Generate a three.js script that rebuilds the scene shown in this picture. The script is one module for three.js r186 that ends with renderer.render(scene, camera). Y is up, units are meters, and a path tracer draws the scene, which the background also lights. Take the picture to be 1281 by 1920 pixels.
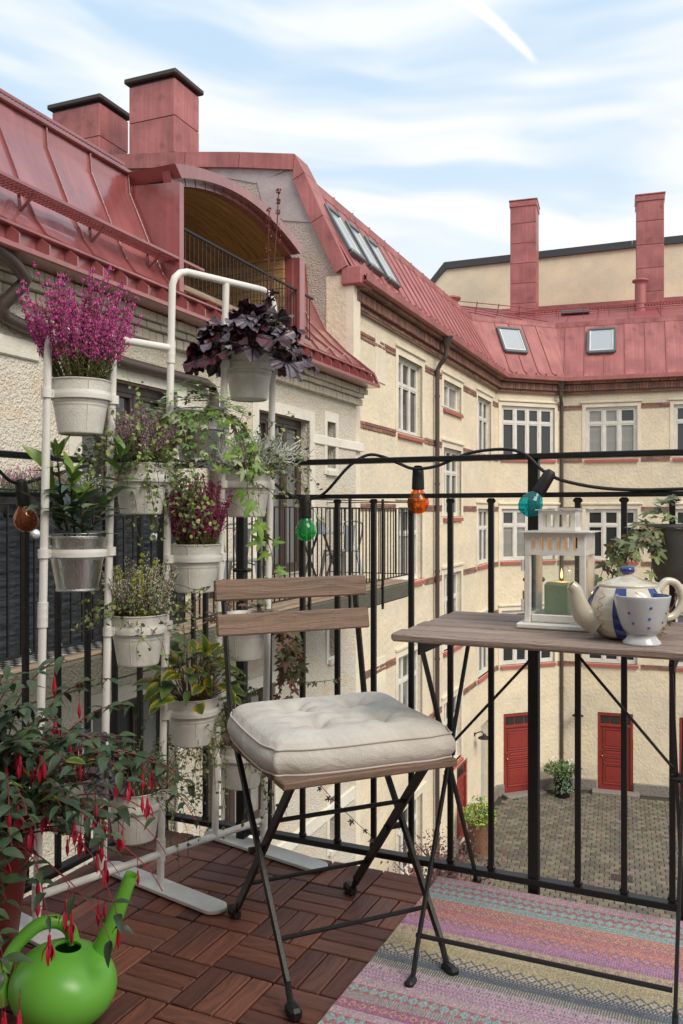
import * as THREE from 'three';
import { mergeGeometries, mergeVertices } from 'three/addons/utils/BufferGeometryUtils.js';
import { ConvexGeometry } from 'three/addons/geometries/ConvexGeometry.js';

// ---------- camera, sky, sun, exposure ----------
const scene = new THREE.Scene();
const EYE = 0.95;                                   // eye height above the deck; deck = 0
const camera = new THREE.PerspectiveCamera(2 * Math.atan(960 / 1615) * 180 / Math.PI, 1281 / 1920, 0.05, 600);
camera.position.set(0, EYE, 0);
camera.lookAt(0, EYE, -10);
const renderer = new THREE.WebGLRenderer({ antialias: true });
renderer.setSize(683, 1024);
renderer.toneMapping = THREE.LinearToneMapping;
renderer.toneMappingExposure = 1.75;
renderer.shadowMap.enabled = true;
const SUN_DIR = new THREE.Vector3(0.46, 0.68, 0.57).normalize();
const sun = new THREE.DirectionalLight(0xfff3e0, 1.6);
sun.position.copy(SUN_DIR).multiplyScalar(60).add(new THREE.Vector3(2, 0, -14));
sun.target.position.set(2, 0, -14);
sun.castShadow = true; sun.shadow.radius = 60; sun.shadow.mapSize.set(2048, 2048);
Object.assign(sun.shadow.camera, { left: -30, right: 30, top: 30, bottom: -30, near: 1, far: 140 });
scene.add(sun, sun.target);

// seeded randomness and periodic noise
let seed = 12345;
const rnd = () => { seed |= 0; seed = seed + 0x6D2B79F5 | 0; let t = Math.imul(seed ^ seed >>> 15, 1 | seed); t = t + Math.imul(t ^ t >>> 7, 61 | t) ^ t; return ((t ^ t >>> 14) >>> 0) / 4294967296; };
const rr = (a, b) => a + (b - a) * rnd();
const pick = a => a[Math.floor(rnd() * a.length)];
const hash = (x, y) => { let h = Math.imul(x, 374761393) + Math.imul(y, 668265263) | 0; h = Math.imul(h ^ h >>> 13, 1274126177); return ((h ^ h >>> 16) >>> 0) / 4294967296; };
function pn(x, y, px, py = px) {                    // value noise, period px, py cells
  const xi = Math.floor(x), yi = Math.floor(y), fx = x - xi, fy = y - yi, m = (a, n) => ((a % n) + n) % n;
  const sx = fx * fx * (3 - 2 * fx), sy = fy * fy * (3 - 2 * fy), x0 = m(xi, px), x1 = m(xi + 1, px), y0 = m(yi, py), y1 = m(yi + 1, py);
  const a = hash(x0, y0), b = hash(x1, y0), c = hash(x0, y1), d = hash(x1, y1);
  return a + (b - a) * sx + (c - a + (a - b - c + d) * sx) * sy;
}
const fbm = (x, y, p, q, oct = 4) => { let s = 0, a = 0.5, t = 0; for (let i = 0; i < oct; i++) { s += a * pn(x, y, p, q); t += a; a *= 0.5; x = x * 2 + 17; y = y * 2 + 9; p *= 2; q *= 2; } return s / t; };
const lerp = (a, b, t) => a + (b - a) * t, clamp = (x, a = 0, b = 1) => Math.min(b, Math.max(a, x)), smooth = (a, b, x) => { const t = clamp((x - a) / (b - a)); return t * t * (3 - 2 * t); };
{ // sky: pale blue air with thin drawn-out cirrus, whiter towards the horizon, and one broken contrail
  const W = 2048, Hh = 1024, data = new Float32Array(W * Hh * 4);
  for (let j = 0; j < Hh; j++) for (let i = 0; i < W; i++) {
    const el = ((j + 0.5) / Hh - 0.5) * Math.PI, az = (i + 0.5) / W * 2 * Math.PI;
    const e = Math.max(0, el) / (Math.PI / 2), X = az * 6.366;      // 40 cells round
    const warp = fbm(X * 0.5, e * 10, 20, 64, 3) * 2.4;
    let c = fbm(X * 0.45 + warp * 0.5, e * 46 + X * 0.22 + warp, 18, 64, 5);
    const broad = fbm(X * 0.35, e * 9 + 3, 14, 64, 3);
    let cover = 0.22 + 0.78 * smooth(0.33, 0.62, c * 0.6 + broad * 0.42 + 0.1 * (1 - smooth(0.2, 0.38, e)));
    cover = Math.max(cover, 1 - smooth(0.08, 0.27, e + (broad - 0.5) * 0.12));
    const h = Math.pow(1 - clamp(e * 1.25), 3.0);
    const blue = [lerp(0.235, 0.56, h), lerp(0.395, 0.64, h), lerp(0.575, 0.70, h)];
    const cl = [lerp(0.66, 0.70, h), lerp(0.68, 0.68, h), lerp(0.69, 0.645, h)];
    const tone = 0.94 + 0.12 * (c - 0.5);
    const k = (j * W + i) * 4;
    const t = el < 0 ? 1 : cover * 0.93;
    for (let q = 0; q < 3; q++) data[k + q] = lerp(blue[q], cl[q] * tone, t) * (el < 0 ? 0.55 : 0.92);
    data[k + 3] = 1;
  }
  for (let s = 0; s < 900; s++) {                   // contrail
    const t = s / 900, az = lerp(1.68, 1.795, t), el = lerp(0.548, 0.466, t * t * 0.4 + t * 0.6), w = lerp(0.008, 0.003, t);
    for (let q = 0; q < 26; q++) {
      const da = (hash(s, q) - 0.5) * w, de = (hash(q, s + 7) - 0.5) * w;
      const i = Math.round((az + da) / (2 * Math.PI) * W), j = Math.round(((el + de) / Math.PI + 0.5) * Hh), k = (j * W + i) * 4;
      for (let c = 0; c < 3; c++) data[k + c] = lerp(data[k + c], [0.72, 0.74, 0.75][c], 0.035 * (1 - smooth(0.55, 1, t)));
    }
  }
  const sky = new THREE.DataTexture(data, W, Hh, THREE.RGBAFormat, THREE.FloatType);
  sky.mapping = THREE.EquirectangularReflectionMapping; sky.minFilter = sky.magFilter = THREE.LinearFilter; sky.wrapS = THREE.RepeatWrapping; sky.needsUpdate = true;
  scene.background = sky; scene.environment = sky;
}

// ---------- helpers ----------
const V = (x, y, z) => new THREE.Vector3(x, y, z);
const taken = {};
const numbered = n => { const k = taken[n] = (taken[n] ?? -1) + 1; return k ? `${n}_${String(k).padStart(3, '0')}` : n; };
function mesh(name, geo, mat, parent = scene, pos) {
  const m = new THREE.Mesh(geo, mat); m.castShadow = m.receiveShadow = true;
  m.name = parent === scene ? numbered(name) : name; if (pos) m.position.copy(pos); parent.add(m); return m;
}
function thing(name, label, category, pos = V(0, 0, 0), turn = 0, group) {
  const g = new THREE.Group(); g.name = numbered(name); g.position.copy(pos); g.rotation.y = turn; scene.add(g);
  g.userData = { label, category }; if (group) g.userData.group = group; return g;
}
const tag = (o, label, category, group) => { Object.assign(o.userData, { label, category }); if (group) o.userData.group = group; return o; };
const setting = o => { o.userData.kind = 'structure'; return o; };
const stuff = o => { o.userData.kind = 'stuff'; return o; };
function boxUV(g, ox = 0, oy = 0) {                  // uv in metres, by the face each triangle looks along
  g = g.index ? g.toNonIndexed() : g; const p = g.attributes.position, uv = new Float32Array(p.count * 2), a = V(), b = V(), c = V();
  for (let i = 0; i < p.count; i += 3) {
    a.fromBufferAttribute(p, i); b.fromBufferAttribute(p, i + 1); c.fromBufferAttribute(p, i + 2);
    const n = b.clone().sub(a).cross(c.clone().sub(a)), x = Math.abs(n.x), y = Math.abs(n.y), z = Math.abs(n.z);
    [a, b, c].forEach((q, k) => { const [s, t] = z >= x && z >= y ? [q.x, q.y] : x >= y ? [q.z, q.y] : [q.x, q.z]; uv[(i + k) * 2] = s + ox; uv[(i + k) * 2 + 1] = t + oy; });
  }
  g.setAttribute('uv', new THREE.BufferAttribute(uv, 2)); return g;
}
function cbox(w, h, d, c = Math.min(w, h, d) * 0.12, ox = rnd() * 3, oy = rnd() * 3) {   // box with chamfered edges
  const P = [], s = [-1, 1]; w /= 2; h /= 2; d /= 2;
  for (const x of s) for (const y of s) for (const z of s) P.push(V(x * (w - c), y * (h - c), z * d), V(x * (w - c), y * h, z * (d - c)), V(x * w, y * (h - c), z * (d - c)));
  return boxUV(new ConvexGeometry(P), ox, oy);
}
const pbox = (w, h, d) => boxUV(new THREE.BoxGeometry(w, h, d));
const at = (g, x, y, z) => g.translate(x, y, z);
const join = a => mergeGeometries(a.map(g => { g = g.index ? g.toNonIndexed() : g; for (const k of Object.keys(g.attributes)) if (!['position', 'normal', 'uv'].includes(k)) g.deleteAttribute(k); if (!g.attributes.normal) g.computeVertexNormals(); if (!g.attributes.uv) g = boxUV(g); return g; }));
const tube = (pts, r, seg = 24, rad = 8, closed = false, t = 0.5) => new THREE.TubeGeometry(new THREE.CatmullRomCurve3(pts, closed, 'catmullrom', t), seg, r, rad, closed);
function rod(p, q, r1, r2 = r1, rad = 10) {
  const d = q.clone().sub(p), L = d.length(), g = new THREE.CylinderGeometry(r2, r1, L, rad); g.translate(0, L / 2, 0);
  g.applyQuaternion(new THREE.Quaternion().setFromUnitVectors(V(0, 1, 0), d.normalize())); return g.translate(p.x, p.y, p.z);
}
function bar(p, q, w, t, side = V(1, 0, 0), c = 0.001) {   // flat bar p to q, w wide across `side`, t thick
  const d = q.clone().sub(p), L = d.length(); d.normalize(); const z = side.clone().cross(d).normalize(), x = d.clone().cross(z).normalize();
  return cbox(w, L, t, c, 0, 0).applyMatrix4(new THREE.Matrix4().makeBasis(x, d, z)).translate((p.x + q.x) / 2, (p.y + q.y) / 2, (p.z + q.z) / 2);
}
const lathe = (pts, seg = 32) => new THREE.LatheGeometry(pts.map(p => new THREE.Vector2(p[0], p[1])), seg);
const poly = pts => { const s = new THREE.Shape(); pts.forEach(([x, y], i) => i ? s.lineTo(x, y) : s.moveTo(x, y)); s.closePath(); return s; };
const rectPath = (x0, x1, y0, y1) => new THREE.Path([[x0, y0], [x1, y0], [x1, y1], [x0, y1]].map(p => new THREE.Vector2(...p)));
function slab(outline, holes, depth, bevel = 0) {      // sheet in xy, front face at z = 0
  const s = poly(outline); s.holes = holes.map(h => rectPath(...h));
  return boxUV(new THREE.ExtrudeGeometry(s, { depth, bevelEnabled: false, curveSegments: 6 }).translate(0, 0, -depth));
}
const rect = (x0, x1, y0, y1) => [[x0, y0], [x1, y0], [x1, y1], [x0, y1]];
class Soup {                                           // many tiny faces with a colour each
  constructor() { this.p = []; this.c = []; }
  tri(a, b, c, k) { this.p.push(a.x, a.y, a.z, b.x, b.y, b.z, c.x, c.y, c.z); for (let i = 0; i < 3; i++) this.c.push(k[0], k[1], k[2]); }
  leaf(o, d, n, L, w, k) { const s = d.clone().cross(n).normalize().multiplyScalar(w / 2), m = o.clone().addScaledVector(d, L * 0.45), t = o.clone().addScaledVector(d, L).addScaledVector(n, -L * 0.12), up = m.clone().addScaledVector(n, -w * 0.12); this.tri(o, up, m.clone().add(s), k); this.tri(m.clone().add(s), up, t, k); this.tri(o, m.clone().sub(s), up, k); this.tri(up, m.clone().sub(s), t, k); }
  disc(o, d, n, w, k) { const s = d.clone().cross(n).normalize(), P = []; for (let i = 0; i < 7; i++) { const a = i / 7 * Math.PI * 2; P.push(o.clone().addScaledVector(d, w / 2 + Math.cos(a) * w / 2).addScaledVector(s, Math.sin(a) * w / 2)); } const c = o.clone().addScaledVector(d, w / 2).addScaledVector(n, -w * 0.08); for (let i = 0; i < 7; i++) this.tri(c, P[i], P[(i + 1) % 7], k); }
  blob(o, r, k, sy = 1) { const q = [V(r, 0, 0), V(0, 0, r), V(-r, 0, 0), V(0, 0, -r)].map(v => v.applyAxisAngle(V(0.5, 0.6, 0.6).normalize(), rnd() * 6).add(o)), u = V(0, r * sy, 0).add(o), l = V(0, -r * sy, 0).add(o); for (let i = 0; i < 4; i++) { this.tri(q[i], u, q[(i + 1) % 4], k); this.tri(q[i], q[(i + 1) % 4], l, k); } }
  stick(p, q, r1, r2, k) { const d = q.clone().sub(p).normalize(), s = Math.abs(d.y) > 0.9 ? V(1, 0, 0) : V(0, 1, 0), a = d.clone().cross(s).normalize(), b = d.clone().cross(a), R = []; for (let i = 0; i < 4; i++) { const t = i * Math.PI / 2, o = a.clone().multiplyScalar(Math.cos(t)).addScaledVector(b, Math.sin(t)); R.push([p.clone().addScaledVector(o, r1), q.clone().addScaledVector(o, r2)]); } for (let i = 0; i < 4; i++) { const [A, B] = R[i], [C, D] = R[(i + 1) % 4]; this.tri(A, B, C, k); this.tri(C, B, D, k); } }
  curve(pts, r1, r2, k) { for (let i = 0; i + 1 < pts.length; i++) { const n = pts.length - 1; this.stick(pts[i], pts[i + 1], lerp(r1, r2, i / n), lerp(r1, r2, (i + 1) / n), k); } }
  get geo() { const g = new THREE.BufferGeometry(); g.setAttribute('position', new THREE.Float32BufferAttribute(this.p, 3)); g.setAttribute('color', new THREE.Float32BufferAttribute(this.c, 3)); g.computeVertexNormals(); return g; }
}
const vary = (c, a = 0.2) => { const k = 1 + (rnd() - 0.5) * 2 * a; return c.map(v => v * k * (1 + (rnd() - 0.5) * a * 0.5)); };
const rdir = (up = 0) => V(rr(-1, 1), rr(-1, 1) + up, rr(-1, 1)).normalize();
const path = (p, dir, n, step, bend) => { const out = [p.clone()]; let d = dir.clone().normalize(); for (let i = 0; i < n; i++) { d = d.add(bend(i / n)).normalize(); p = p.clone().addScaledVector(d, step); out.push(p); } return out; };
// frames of reference: o = world point at deck level, ax = horizontal direction of local x; local z looks outwards
function frame(x, z, ax, az) { const l = Math.hypot(ax, az); ax /= l; az /= l; return { o: V(x, 0, z), x: V(ax, 0, az), z: V(-az, 0, ax), ry: Math.atan2(-az, ax), p(s, y, o) { return this.o.clone().addScaledVector(this.x, s).addScaledVector(this.z, o).setY(y); } }; }
function piece(F, group, name, geo, mat, s = 0, y = 0, o = 0) { const m = mesh(name, geo, mat, group); m.position.copy(F.p(s, y, o)).sub(group.position); m.rotation.y = F.ry; return m; }

// ---------- materials ----------
function tex(w, h, fn, srgb) {
  const d = new Uint8Array(w * h * 4);
  for (let j = 0; j < h; j++) for (let i = 0; i < w; i++) { const c = fn(i / w, j / h, i, j), k = (j * w + i) * 4; for (let q = 0; q < 3; q++) d[k + q] = clamp(Array.isArray(c) ? c[q] : c) * 255; d[k + 3] = 255; }
  const t = new THREE.DataTexture(d, w, h); t.wrapS = t.wrapT = THREE.RepeatWrapping; t.magFilter = THREE.LinearFilter; t.minFilter = THREE.LinearMipmapLinearFilter; t.generateMipmaps = true; if (srgb) t.colorSpace = THREE.SRGBColorSpace; t.needsUpdate = true; return t;
}
const rep = (t, sx, sy = sx) => { const c = t.clone(); c.repeat.set(1 / sx, 1 / sy); c.needsUpdate = true; return c; };
const std = (c, r = 0.7, extra = {}) => new THREE.MeshStandardMaterial({ color: Array.isArray(c) ? new THREE.Color().setRGB(...c) : c, roughness: r, side: THREE.DoubleSide, ...extra });
const phys = (c, r, extra = {}) => new THREE.MeshPhysicalMaterial({ color: Array.isArray(c) ? new THREE.Color().setRGB(...c) : c, roughness: r, side: THREE.DoubleSide, ...extra });
// roughcast: pebbly height field; trowelled render: ridged, softer
const roughH = tex(512, 512, (u, v) => { const a = fbm(u * 34, v * 34, 34, 34, 3), b = pn(u * 90, v * 90, 90); return clamp(0.5 * smooth(0.25, 0.75, fbm(u * 52, v * 52, 52, 52, 2)) + 0.2 * a + b * 0.3); });
const roughC = tex(512, 512, (u, v) => { const a = fbm(u * 34, v * 34, 34, 34, 3), b = pn(u * 120 + 5, v * 120, 120), st = smooth(0.55, 0.75, fbm(u * 3, v * 3, 3, 3, 4)), k = 0.80 + 0.16 * b + 0.06 * a; return [k, k * lerp(0.985, 0.95, st), k * lerp(0.955, 0.885, st)]; }, true);
const trowH = tex(512, 512, (u, v) => clamp(smooth(0.3, 0.7, fbm(u * 26, v * 20, 26, 20, 3)) * 0.7 + 0.3 * pn(u * 80, v * 80, 80)));
const trowC = tex(512, 512, (u, v) => { const a = fbm(u * 6, v * 6, 6, 6, 5), b = pn(u * 100, v * 100, 100), k = 0.90 + 0.13 * (a - 0.5) + 0.05 * b; return [k, k * (0.99 - 0.025 * a), k * (0.965 - 0.06 * a)]; }, true);
const grainC = tex(512, 512, (u, v) => { const w = fbm(u * 4, v * 3, 4, 3, 3) * 1.6, g = fbm(u * 3, v * 46 + w * 8, 3, 46, 4), pore = pn(u * 30, v * 260, 30, 260), k = 0.70 + 0.34 * (g - 0.5) - 0.16 * smooth(0.72, 0.95, pore) + 0.15 * fbm(u * 2, v * 5, 2, 5, 2); return [k, k * 0.985, k * 0.97]; }, true);
const grainH = tex(512, 512, (u, v) => fbm(u * 6, v * 120, 6, 120, 3) * 0.7 + 0.3 * pn(u * 40, v * 300, 40, 300));
const fineH = tex(256, 256, (u, v) => fbm(u * 24, v * 24, 24, 24, 3));
const patchC = tex(512, 512, (u, v) => { const a = fbm(u * 5, v * 5, 5, 5, 5), b = fbm(u * 40, v * 40, 40, 40, 2), k = 0.925 + 0.14 * (a - 0.5) + 0.05 * b; return [k, k * 0.995, k * 0.985]; }, true);
const sheetC = tex(512, 512, (u, v) => { const a = fbm(u * 4, v * 4, 4, 4, 5), st = fbm(u * 46, v * 3, 46, 3, 3), d = smooth(0.62, 0.8, fbm(u * 9, v * 9 + 3, 9, 9, 4)), k = 0.84 + 0.26 * (a - 0.5) + 0.14 * (st - 0.5) - 0.10 * d; return [k, k * lerp(1.0, 1.06, a), k * lerp(1.0, 1.05, a)]; }, true);
const wrinkH = tex(512, 512, (u, v) => { const w = fbm(u * 5, v * 5, 5, 5, 3) * 3, a = fbm(u * 7 + w, v * 16 + w, 7, 16, 3); return clamp(0.75 * (1 - Math.abs(2 * a - 1)) + 0.25 * pn(u * 128, v * 128, 128)); });
const weaveH = tex(256, 256, (u, v) => 0.5 + 0.25 * Math.sin(u * 64 * 2 * Math.PI) * Math.cos(v * 64 * 2 * Math.PI) + 0.25 * pn(u * 64, v * 64, 64));
const M = {
  lstucco: std([0.80, 0.76, 0.69], 0.95, { map: rep(roughC, 0.75), bumpMap: rep(roughH, 0.85), bumpScale: 0.014 }),
  gstucco: std([0.52, 0.47, 0.44], 0.95, { map: rep(roughC, 1.1), bumpMap: rep(roughH, 1.1), bumpScale: 0.014 }),
  dstucco: std([0.90, 0.82, 0.685], 0.95, { map: rep(trowC, 2.2), bumpMap: rep(trowH, 1.3), bumpScale: 0.0065 }),
  rearWall: std([0.93, 0.85, 0.70], 0.9, { map: rep(trowC, 2.5) }),
  dsmooth: std([0.87, 0.79, 0.655], 0.9, { map: rep(patchC, 2.5), bumpMap: rep(fineH, 0.8), bumpScale: 0.003 }),
  lsmooth: std([0.80, 0.765, 0.69], 0.9, { map: rep(patchC, 2.0), bumpMap: rep(fineH, 0.5), bumpScale: 0.004 }),
  cement: std([0.46, 0.41, 0.42], 0.95, { map: rep(patchC, 0.9), bumpMap: rep(fineH, 0.4), bumpScale: 0.004 }),
  plinth: std([0.30, 0.28, 0.27], 0.95, { map: rep(roughC, 1.6), bumpMap: rep(roughH, 1.6), bumpScale: 0.015 }),
  roof: phys([0.45, 0.115, 0.115], 0.3, { ior: 1.7, clearcoat: 0.8, clearcoatRoughness: 0.16, map: rep(sheetC, 2.3), bumpMap: rep(fineH, 1.6), bumpScale: 0.004 }),
  roofMat: phys([0.54, 0.17, 0.165], 0.5, { map: rep(sheetC, 1.9), bumpMap: rep(fineH, 1.6), bumpScale: 0.004 }),
  roofLow: std([0.33, 0.075, 0.080], 0.5, { map: rep(patchC, 1.2) }),
  sillRed: std([0.50, 0.14, 0.13], 0.55, { map: rep(patchC, 1) }),
  cap: std([0.055, 0.045, 0.045], 0.6, { map: rep(patchC, 0.5) }),
  darkCope: std([0.05, 0.055, 0.065], 0.55, { map: rep(patchC, 1.5) }),
  pipeBrown: std([0.085, 0.062, 0.056], 0.4, { map: rep(patchC, 0.6) }),
  frameW: std([0.80, 0.79, 0.76], 0.45, { map: rep(patchC, 0.7) }),
  frameB: std([0.065, 0.042, 0.038], 0.4, { map: rep(patchC, 0.7) }),
  glass: phys([0.035, 0.038, 0.038], 0.03, { ior: 1.6 }), glassCurtain: phys([0.30, 0.30, 0.285], 0.05, { ior: 1.6, map: rep(patchC, 0.4) }), glassBlind: phys([0.16, 0.17, 0.17], 0.04, { ior: 1.6 }),
  skyGlass: phys([0.42, 0.46, 0.50], 0.06),  // pale colour stands in for bright sky reflected in the skylight panes
  skyFrame: std([0.10, 0.12, 0.13], 0.4),
  curtain: std([0.62, 0.62, 0.60], 0.9),
  doorRed: std([0.30, 0.042, 0.034], 0.4, { map: rep(patchC, 0.8) }),
  doorGrey: std([0.50, 0.50, 0.49], 0.6, { map: rep(patchC, 0.8) }),
  brass: std([0.6, 0.42, 0.16], 0.3, { metalness: 1 }),
  black: std([0.007, 0.007, 0.008], 0.42, { map: rep(patchC, 0.25), bumpMap: rep(fineH, 0.06), bumpScale: 0.0006 }),
  blackMatt: std([0.009, 0.009, 0.010], 0.5),
  tarp: std([0.020, 0.023, 0.028], 0.45, { bumpMap: rep(fineH, 0.8), bumpScale: 0.012 }),
  moss: std([0.13, 0.125, 0.10], 0.95, { map: rep(roughC, 0.6), bumpMap: rep(roughH, 0.8), bumpScale: 0.01 }),
  pine: std([0.74, 0.46, 0.20], 0.6, { map: rep(grainC, 1.4, 0.5), bumpMap: rep(grainH, 1.4, 0.5), bumpScale: 0.001 }),
  plankPale: std([0.62, 0.47, 0.33], 0.8, { map: rep(grainC, 1.4, 0.5) }),
  white: std([0.86, 0.855, 0.835], 0.38, { map: rep(patchC, 0.35) }),
  potWhite: std([0.80, 0.795, 0.765], 0.42, { map: rep(patchC, 0.22), bumpMap: rep(fineH, 0.15), bumpScale: 0.0006 }),
  soil: std([0.03, 0.02, 0.014], 1, { bumpMap: rep(fineH, 0.05), bumpScale: 0.008 }),
  zinc: std([0.62, 0.64, 0.64], 0.30, { metalness: 1, map: rep(patchC, 0.12), bumpMap: rep(fineH, 0.2), bumpScale: 0.0008 }),
  zincOld: std([0.16, 0.165, 0.17], 0.62, { metalness: 0.35, map: rep(roughC, 0.1) }),
  galv: std([0.42, 0.45, 0.47], 0.35, { metalness: 0.8 }),
  base: std([0.008, 0.008, 0.008], 0.8),
  linen: std([0.68, 0.65, 0.61], 0.95, { map: rep(patchC, 0.16), bumpMap: rep(wrinkH, 0.24), bumpScale: 0.0014 }),
  piping: std([0.60, 0.53, 0.50], 0.95),
  veg: std(0xffffff, 0.6, { vertexColors: true }),
  vegMatt: std(0xffffff, 0.9, { vertexColors: true }),
};
const bricks = [[0.33, 0.16, 0.125], [0.28, 0.14, 0.12], [0.38, 0.20, 0.155], [0.25, 0.15, 0.14], [0.36, 0.22, 0.175]].map(c => std(c, 0.9, { map: rep(roughC, 0.3), bumpMap: rep(fineH, 0.2), bumpScale: 0.004 }));
const paintedBrick = [[0.74, 0.69, 0.61], [0.70, 0.655, 0.58], [0.78, 0.735, 0.66]].map(c => std(c, 0.9, { map: rep(roughC, 0.3) }));
const deckWood = [[0.20, 0.078, 0.052], [0.155, 0.062, 0.045], [0.25, 0.10, 0.066], [0.18, 0.082, 0.06], [0.13, 0.052, 0.04], [0.22, 0.085, 0.052]].map(c => std([c[0] * 1.5, c[1] * 1.42, c[2] * 1.4], 0.5, { map: rep(grainC, 0.34, 0.16), bumpMap: rep(grainH, 0.34, 0.16), bumpScale: 0.0008 }));
const chairWood = [[0.36, 0.235, 0.17], [0.31, 0.20, 0.145], [0.40, 0.265, 0.195]].map(c => std(c, 0.6, { map: rep(grainC, 0.5, 0.12), bumpMap: rep(grainH, 0.5, 0.12), bumpScale: 0.0008 }));
const tableWood = [[0.52, 0.41, 0.36], [0.44, 0.345, 0.305], [0.57, 0.455, 0.40]].map(c => std(c, 0.65, { map: rep(grainC, 0.5, 0.12), bumpMap: rep(grainH, 0.5, 0.12), bumpScale: 0.0012 }));

// ---------- the courtyard: ground, setts ----------
const GY = -7.12;                                     // courtyard level
const BX = 0.388057, BZ = -0.921635;
const FD = frame(0.07, -14.16, BX, BZ), FL = frame(0.235, -14.09, BX, BZ), FC = frame(4.3816, -24.4, 0.93502, -0.35458), FE = frame(6.4911, -25.2, 0.95211, 0.30576), FG = frame(0.07, -14.16, 0.921635, 0.388057), FN = frame(0.983, -12.5, BX, BZ);
{
  const g = new THREE.PlaneGeometry(500, 500).rotateX(-Math.PI / 2);
  const ground = setting(mesh('courtyard_ground', boxUV(g), std([0.075, 0.07, 0.055], 0.95, { map: rep(roughC, 1.1), bumpMap: rep(roughH, 1.1), bumpScale: 0.02 })));
  ground.position.y = GY;
  const stones = [[0.20, 0.185, 0.155], [0.15, 0.14, 0.122], [0.26, 0.24, 0.20], [0.185, 0.165, 0.14], [0.135, 0.13, 0.115], [0.23, 0.215, 0.17]].map(c => std(c, 0.85, { map: rep(roughC, 0.5), bumpMap: rep(fineH, 0.25), bumpScale: 0.006 }));
  const geos = [0, 1, 2, 3, 4].map(i => { const c = cbox(0.205 - i % 3 * 0.008, 0.06, 0.152 - i % 2 * 0.008, 0.016); return c; });
  const spots = [];
  for (let r = 0; r < 72; r++) for (let k = 0; k < 50; k++) {
    const s = -3.2 + k * 0.216 + (r % 2) * 0.108, o = 0.5 + r * 0.163, p = FE.p(s, GY + 0.004 + rr(-0.006, 0.008), o);
    if (FD.z.dot(p.clone().sub(FD.o)) < 0.25 || FC.z.dot(p.clone().sub(FC.o)) < 0.4) continue;
    const px = 640 + 1615 * p.x / -p.z, py = 960 + 1615 * (EYE - p.y) / -p.z;
    const seen = px > 840 && px < 1300 && py < 1760;
    if (px < 700 || px > 1450) continue;
    spots.push([p, seen ? -p.z : 100 - p.z]);
  }
  spots.sort((a, b) => a[1] - b[1]);
  spots.slice(0, 300).forEach(([p]) => { const m = mesh('sett', pick(geos), pick(stones), ground); m.position.copy(p).sub(ground.position); m.rotation.y = FE.ry + rr(-0.05, 0.05); });
  const rest = spots.slice(300), im = new THREE.InstancedMesh(geos[0], std(0xffffff, 0.85, { map: rep(roughC, 0.5) }), rest.length), q = new THREE.Object3D(), col = new THREE.Color();
  rest.forEach(([p], i) => { q.position.copy(p).sub(ground.position); q.rotation.set(rr(-0.02, 0.02), FE.ry + rr(-0.05, 0.05), 0); q.updateMatrix(); im.setMatrixAt(i, q.matrix); im.setColorAt(i, col.setRGB(...vary([0.185, 0.17, 0.142], 0.32))); });
  im.name = 'sett_paving'; stuff(im); im.castShadow = im.receiveShadow = true; ground.add(im);
}
// ---------- builders shared by the houses ----------
function roofStrip(F, group, prof, s0, s1, t0, t1, pitch, mat, seam = true, start = 0) {   // standing-seam sheets following profile [off, y]
  const lo = o => s0 + o * t0, hi = o => s1 - o * t1, a = Math.min(...prof.map(p => lo(p[0]))), b = Math.max(...prof.map(p => hi(p[0])));
  for (let s = a + start - (start ? pitch : 0); s < b - 0.01; s += pitch) {
    const P = [], I = [], N = 4, rows = [];
    for (let i = 0; i + 1 < prof.length; i++) { const n = 3; for (let k = 0; k < n; k++) rows.push([lerp(prof[i][0], prof[i + 1][0], k / n), lerp(prof[i][1], prof[i + 1][1], k / n)]); }
    rows.push(prof[prof.length - 1]);
    let wide = 0;
    rows.forEach(([o, y], j) => { const x0 = clamp(s, lo(o), hi(o)), x1 = clamp(s + pitch, lo(o), hi(o)); wide = Math.max(wide, x1 - x0); for (let k = 0; k <= N; k++) { const e = k === 0 || k === N || j === 0 || j === rows.length - 1 ? 0 : rr(-0.006, 0.006) * Math.min(1, pitch * 2); P.push(lerp(x0, x1, k / N), y + e, o + e); } });
    if (wide < 0.02) continue;
    for (let j = 0; j + 1 < rows.length; j++) for (let k = 0; k < N; k++) { const q = j * (N + 1) + k; I.push(q, q + 1, q + N + 1, q + 1, q + N + 2, q + N + 1); }
    const g = new THREE.BufferGeometry(); g.setAttribute('position', new THREE.Float32BufferAttribute(P, 3)); g.setIndex(I); g.computeVertexNormals();
    const nn = g.attributes.normal, uv = []; for (let i = 0; i < nn.count; i++) uv.push(P[i * 3] + s * 0.7, P[i * 3 + 1] * 1.1); g.setAttribute('uv', new THREE.Float32BufferAttribute(uv, 2));
    piece(F, group, 'roof_panel', g, mat);
    if (seam && s > a + 0.02) {
      const bars = [];
      for (let i = 0; i + 1 < prof.length; i++) { const [o, y] = prof[i], [o2, y2] = prof[i + 1]; if (s < lo(o) - 0.01 || s > hi(o) + 0.01) continue; bars.push(bar(V(s, y, o), V(s, y2, o2), 0.014, 0.05, V(1, 0, 0), 0.002)); }
      if (bars.length) piece(F, group, 'roof_seam', join(bars), mat);
    }
  }
}
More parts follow.
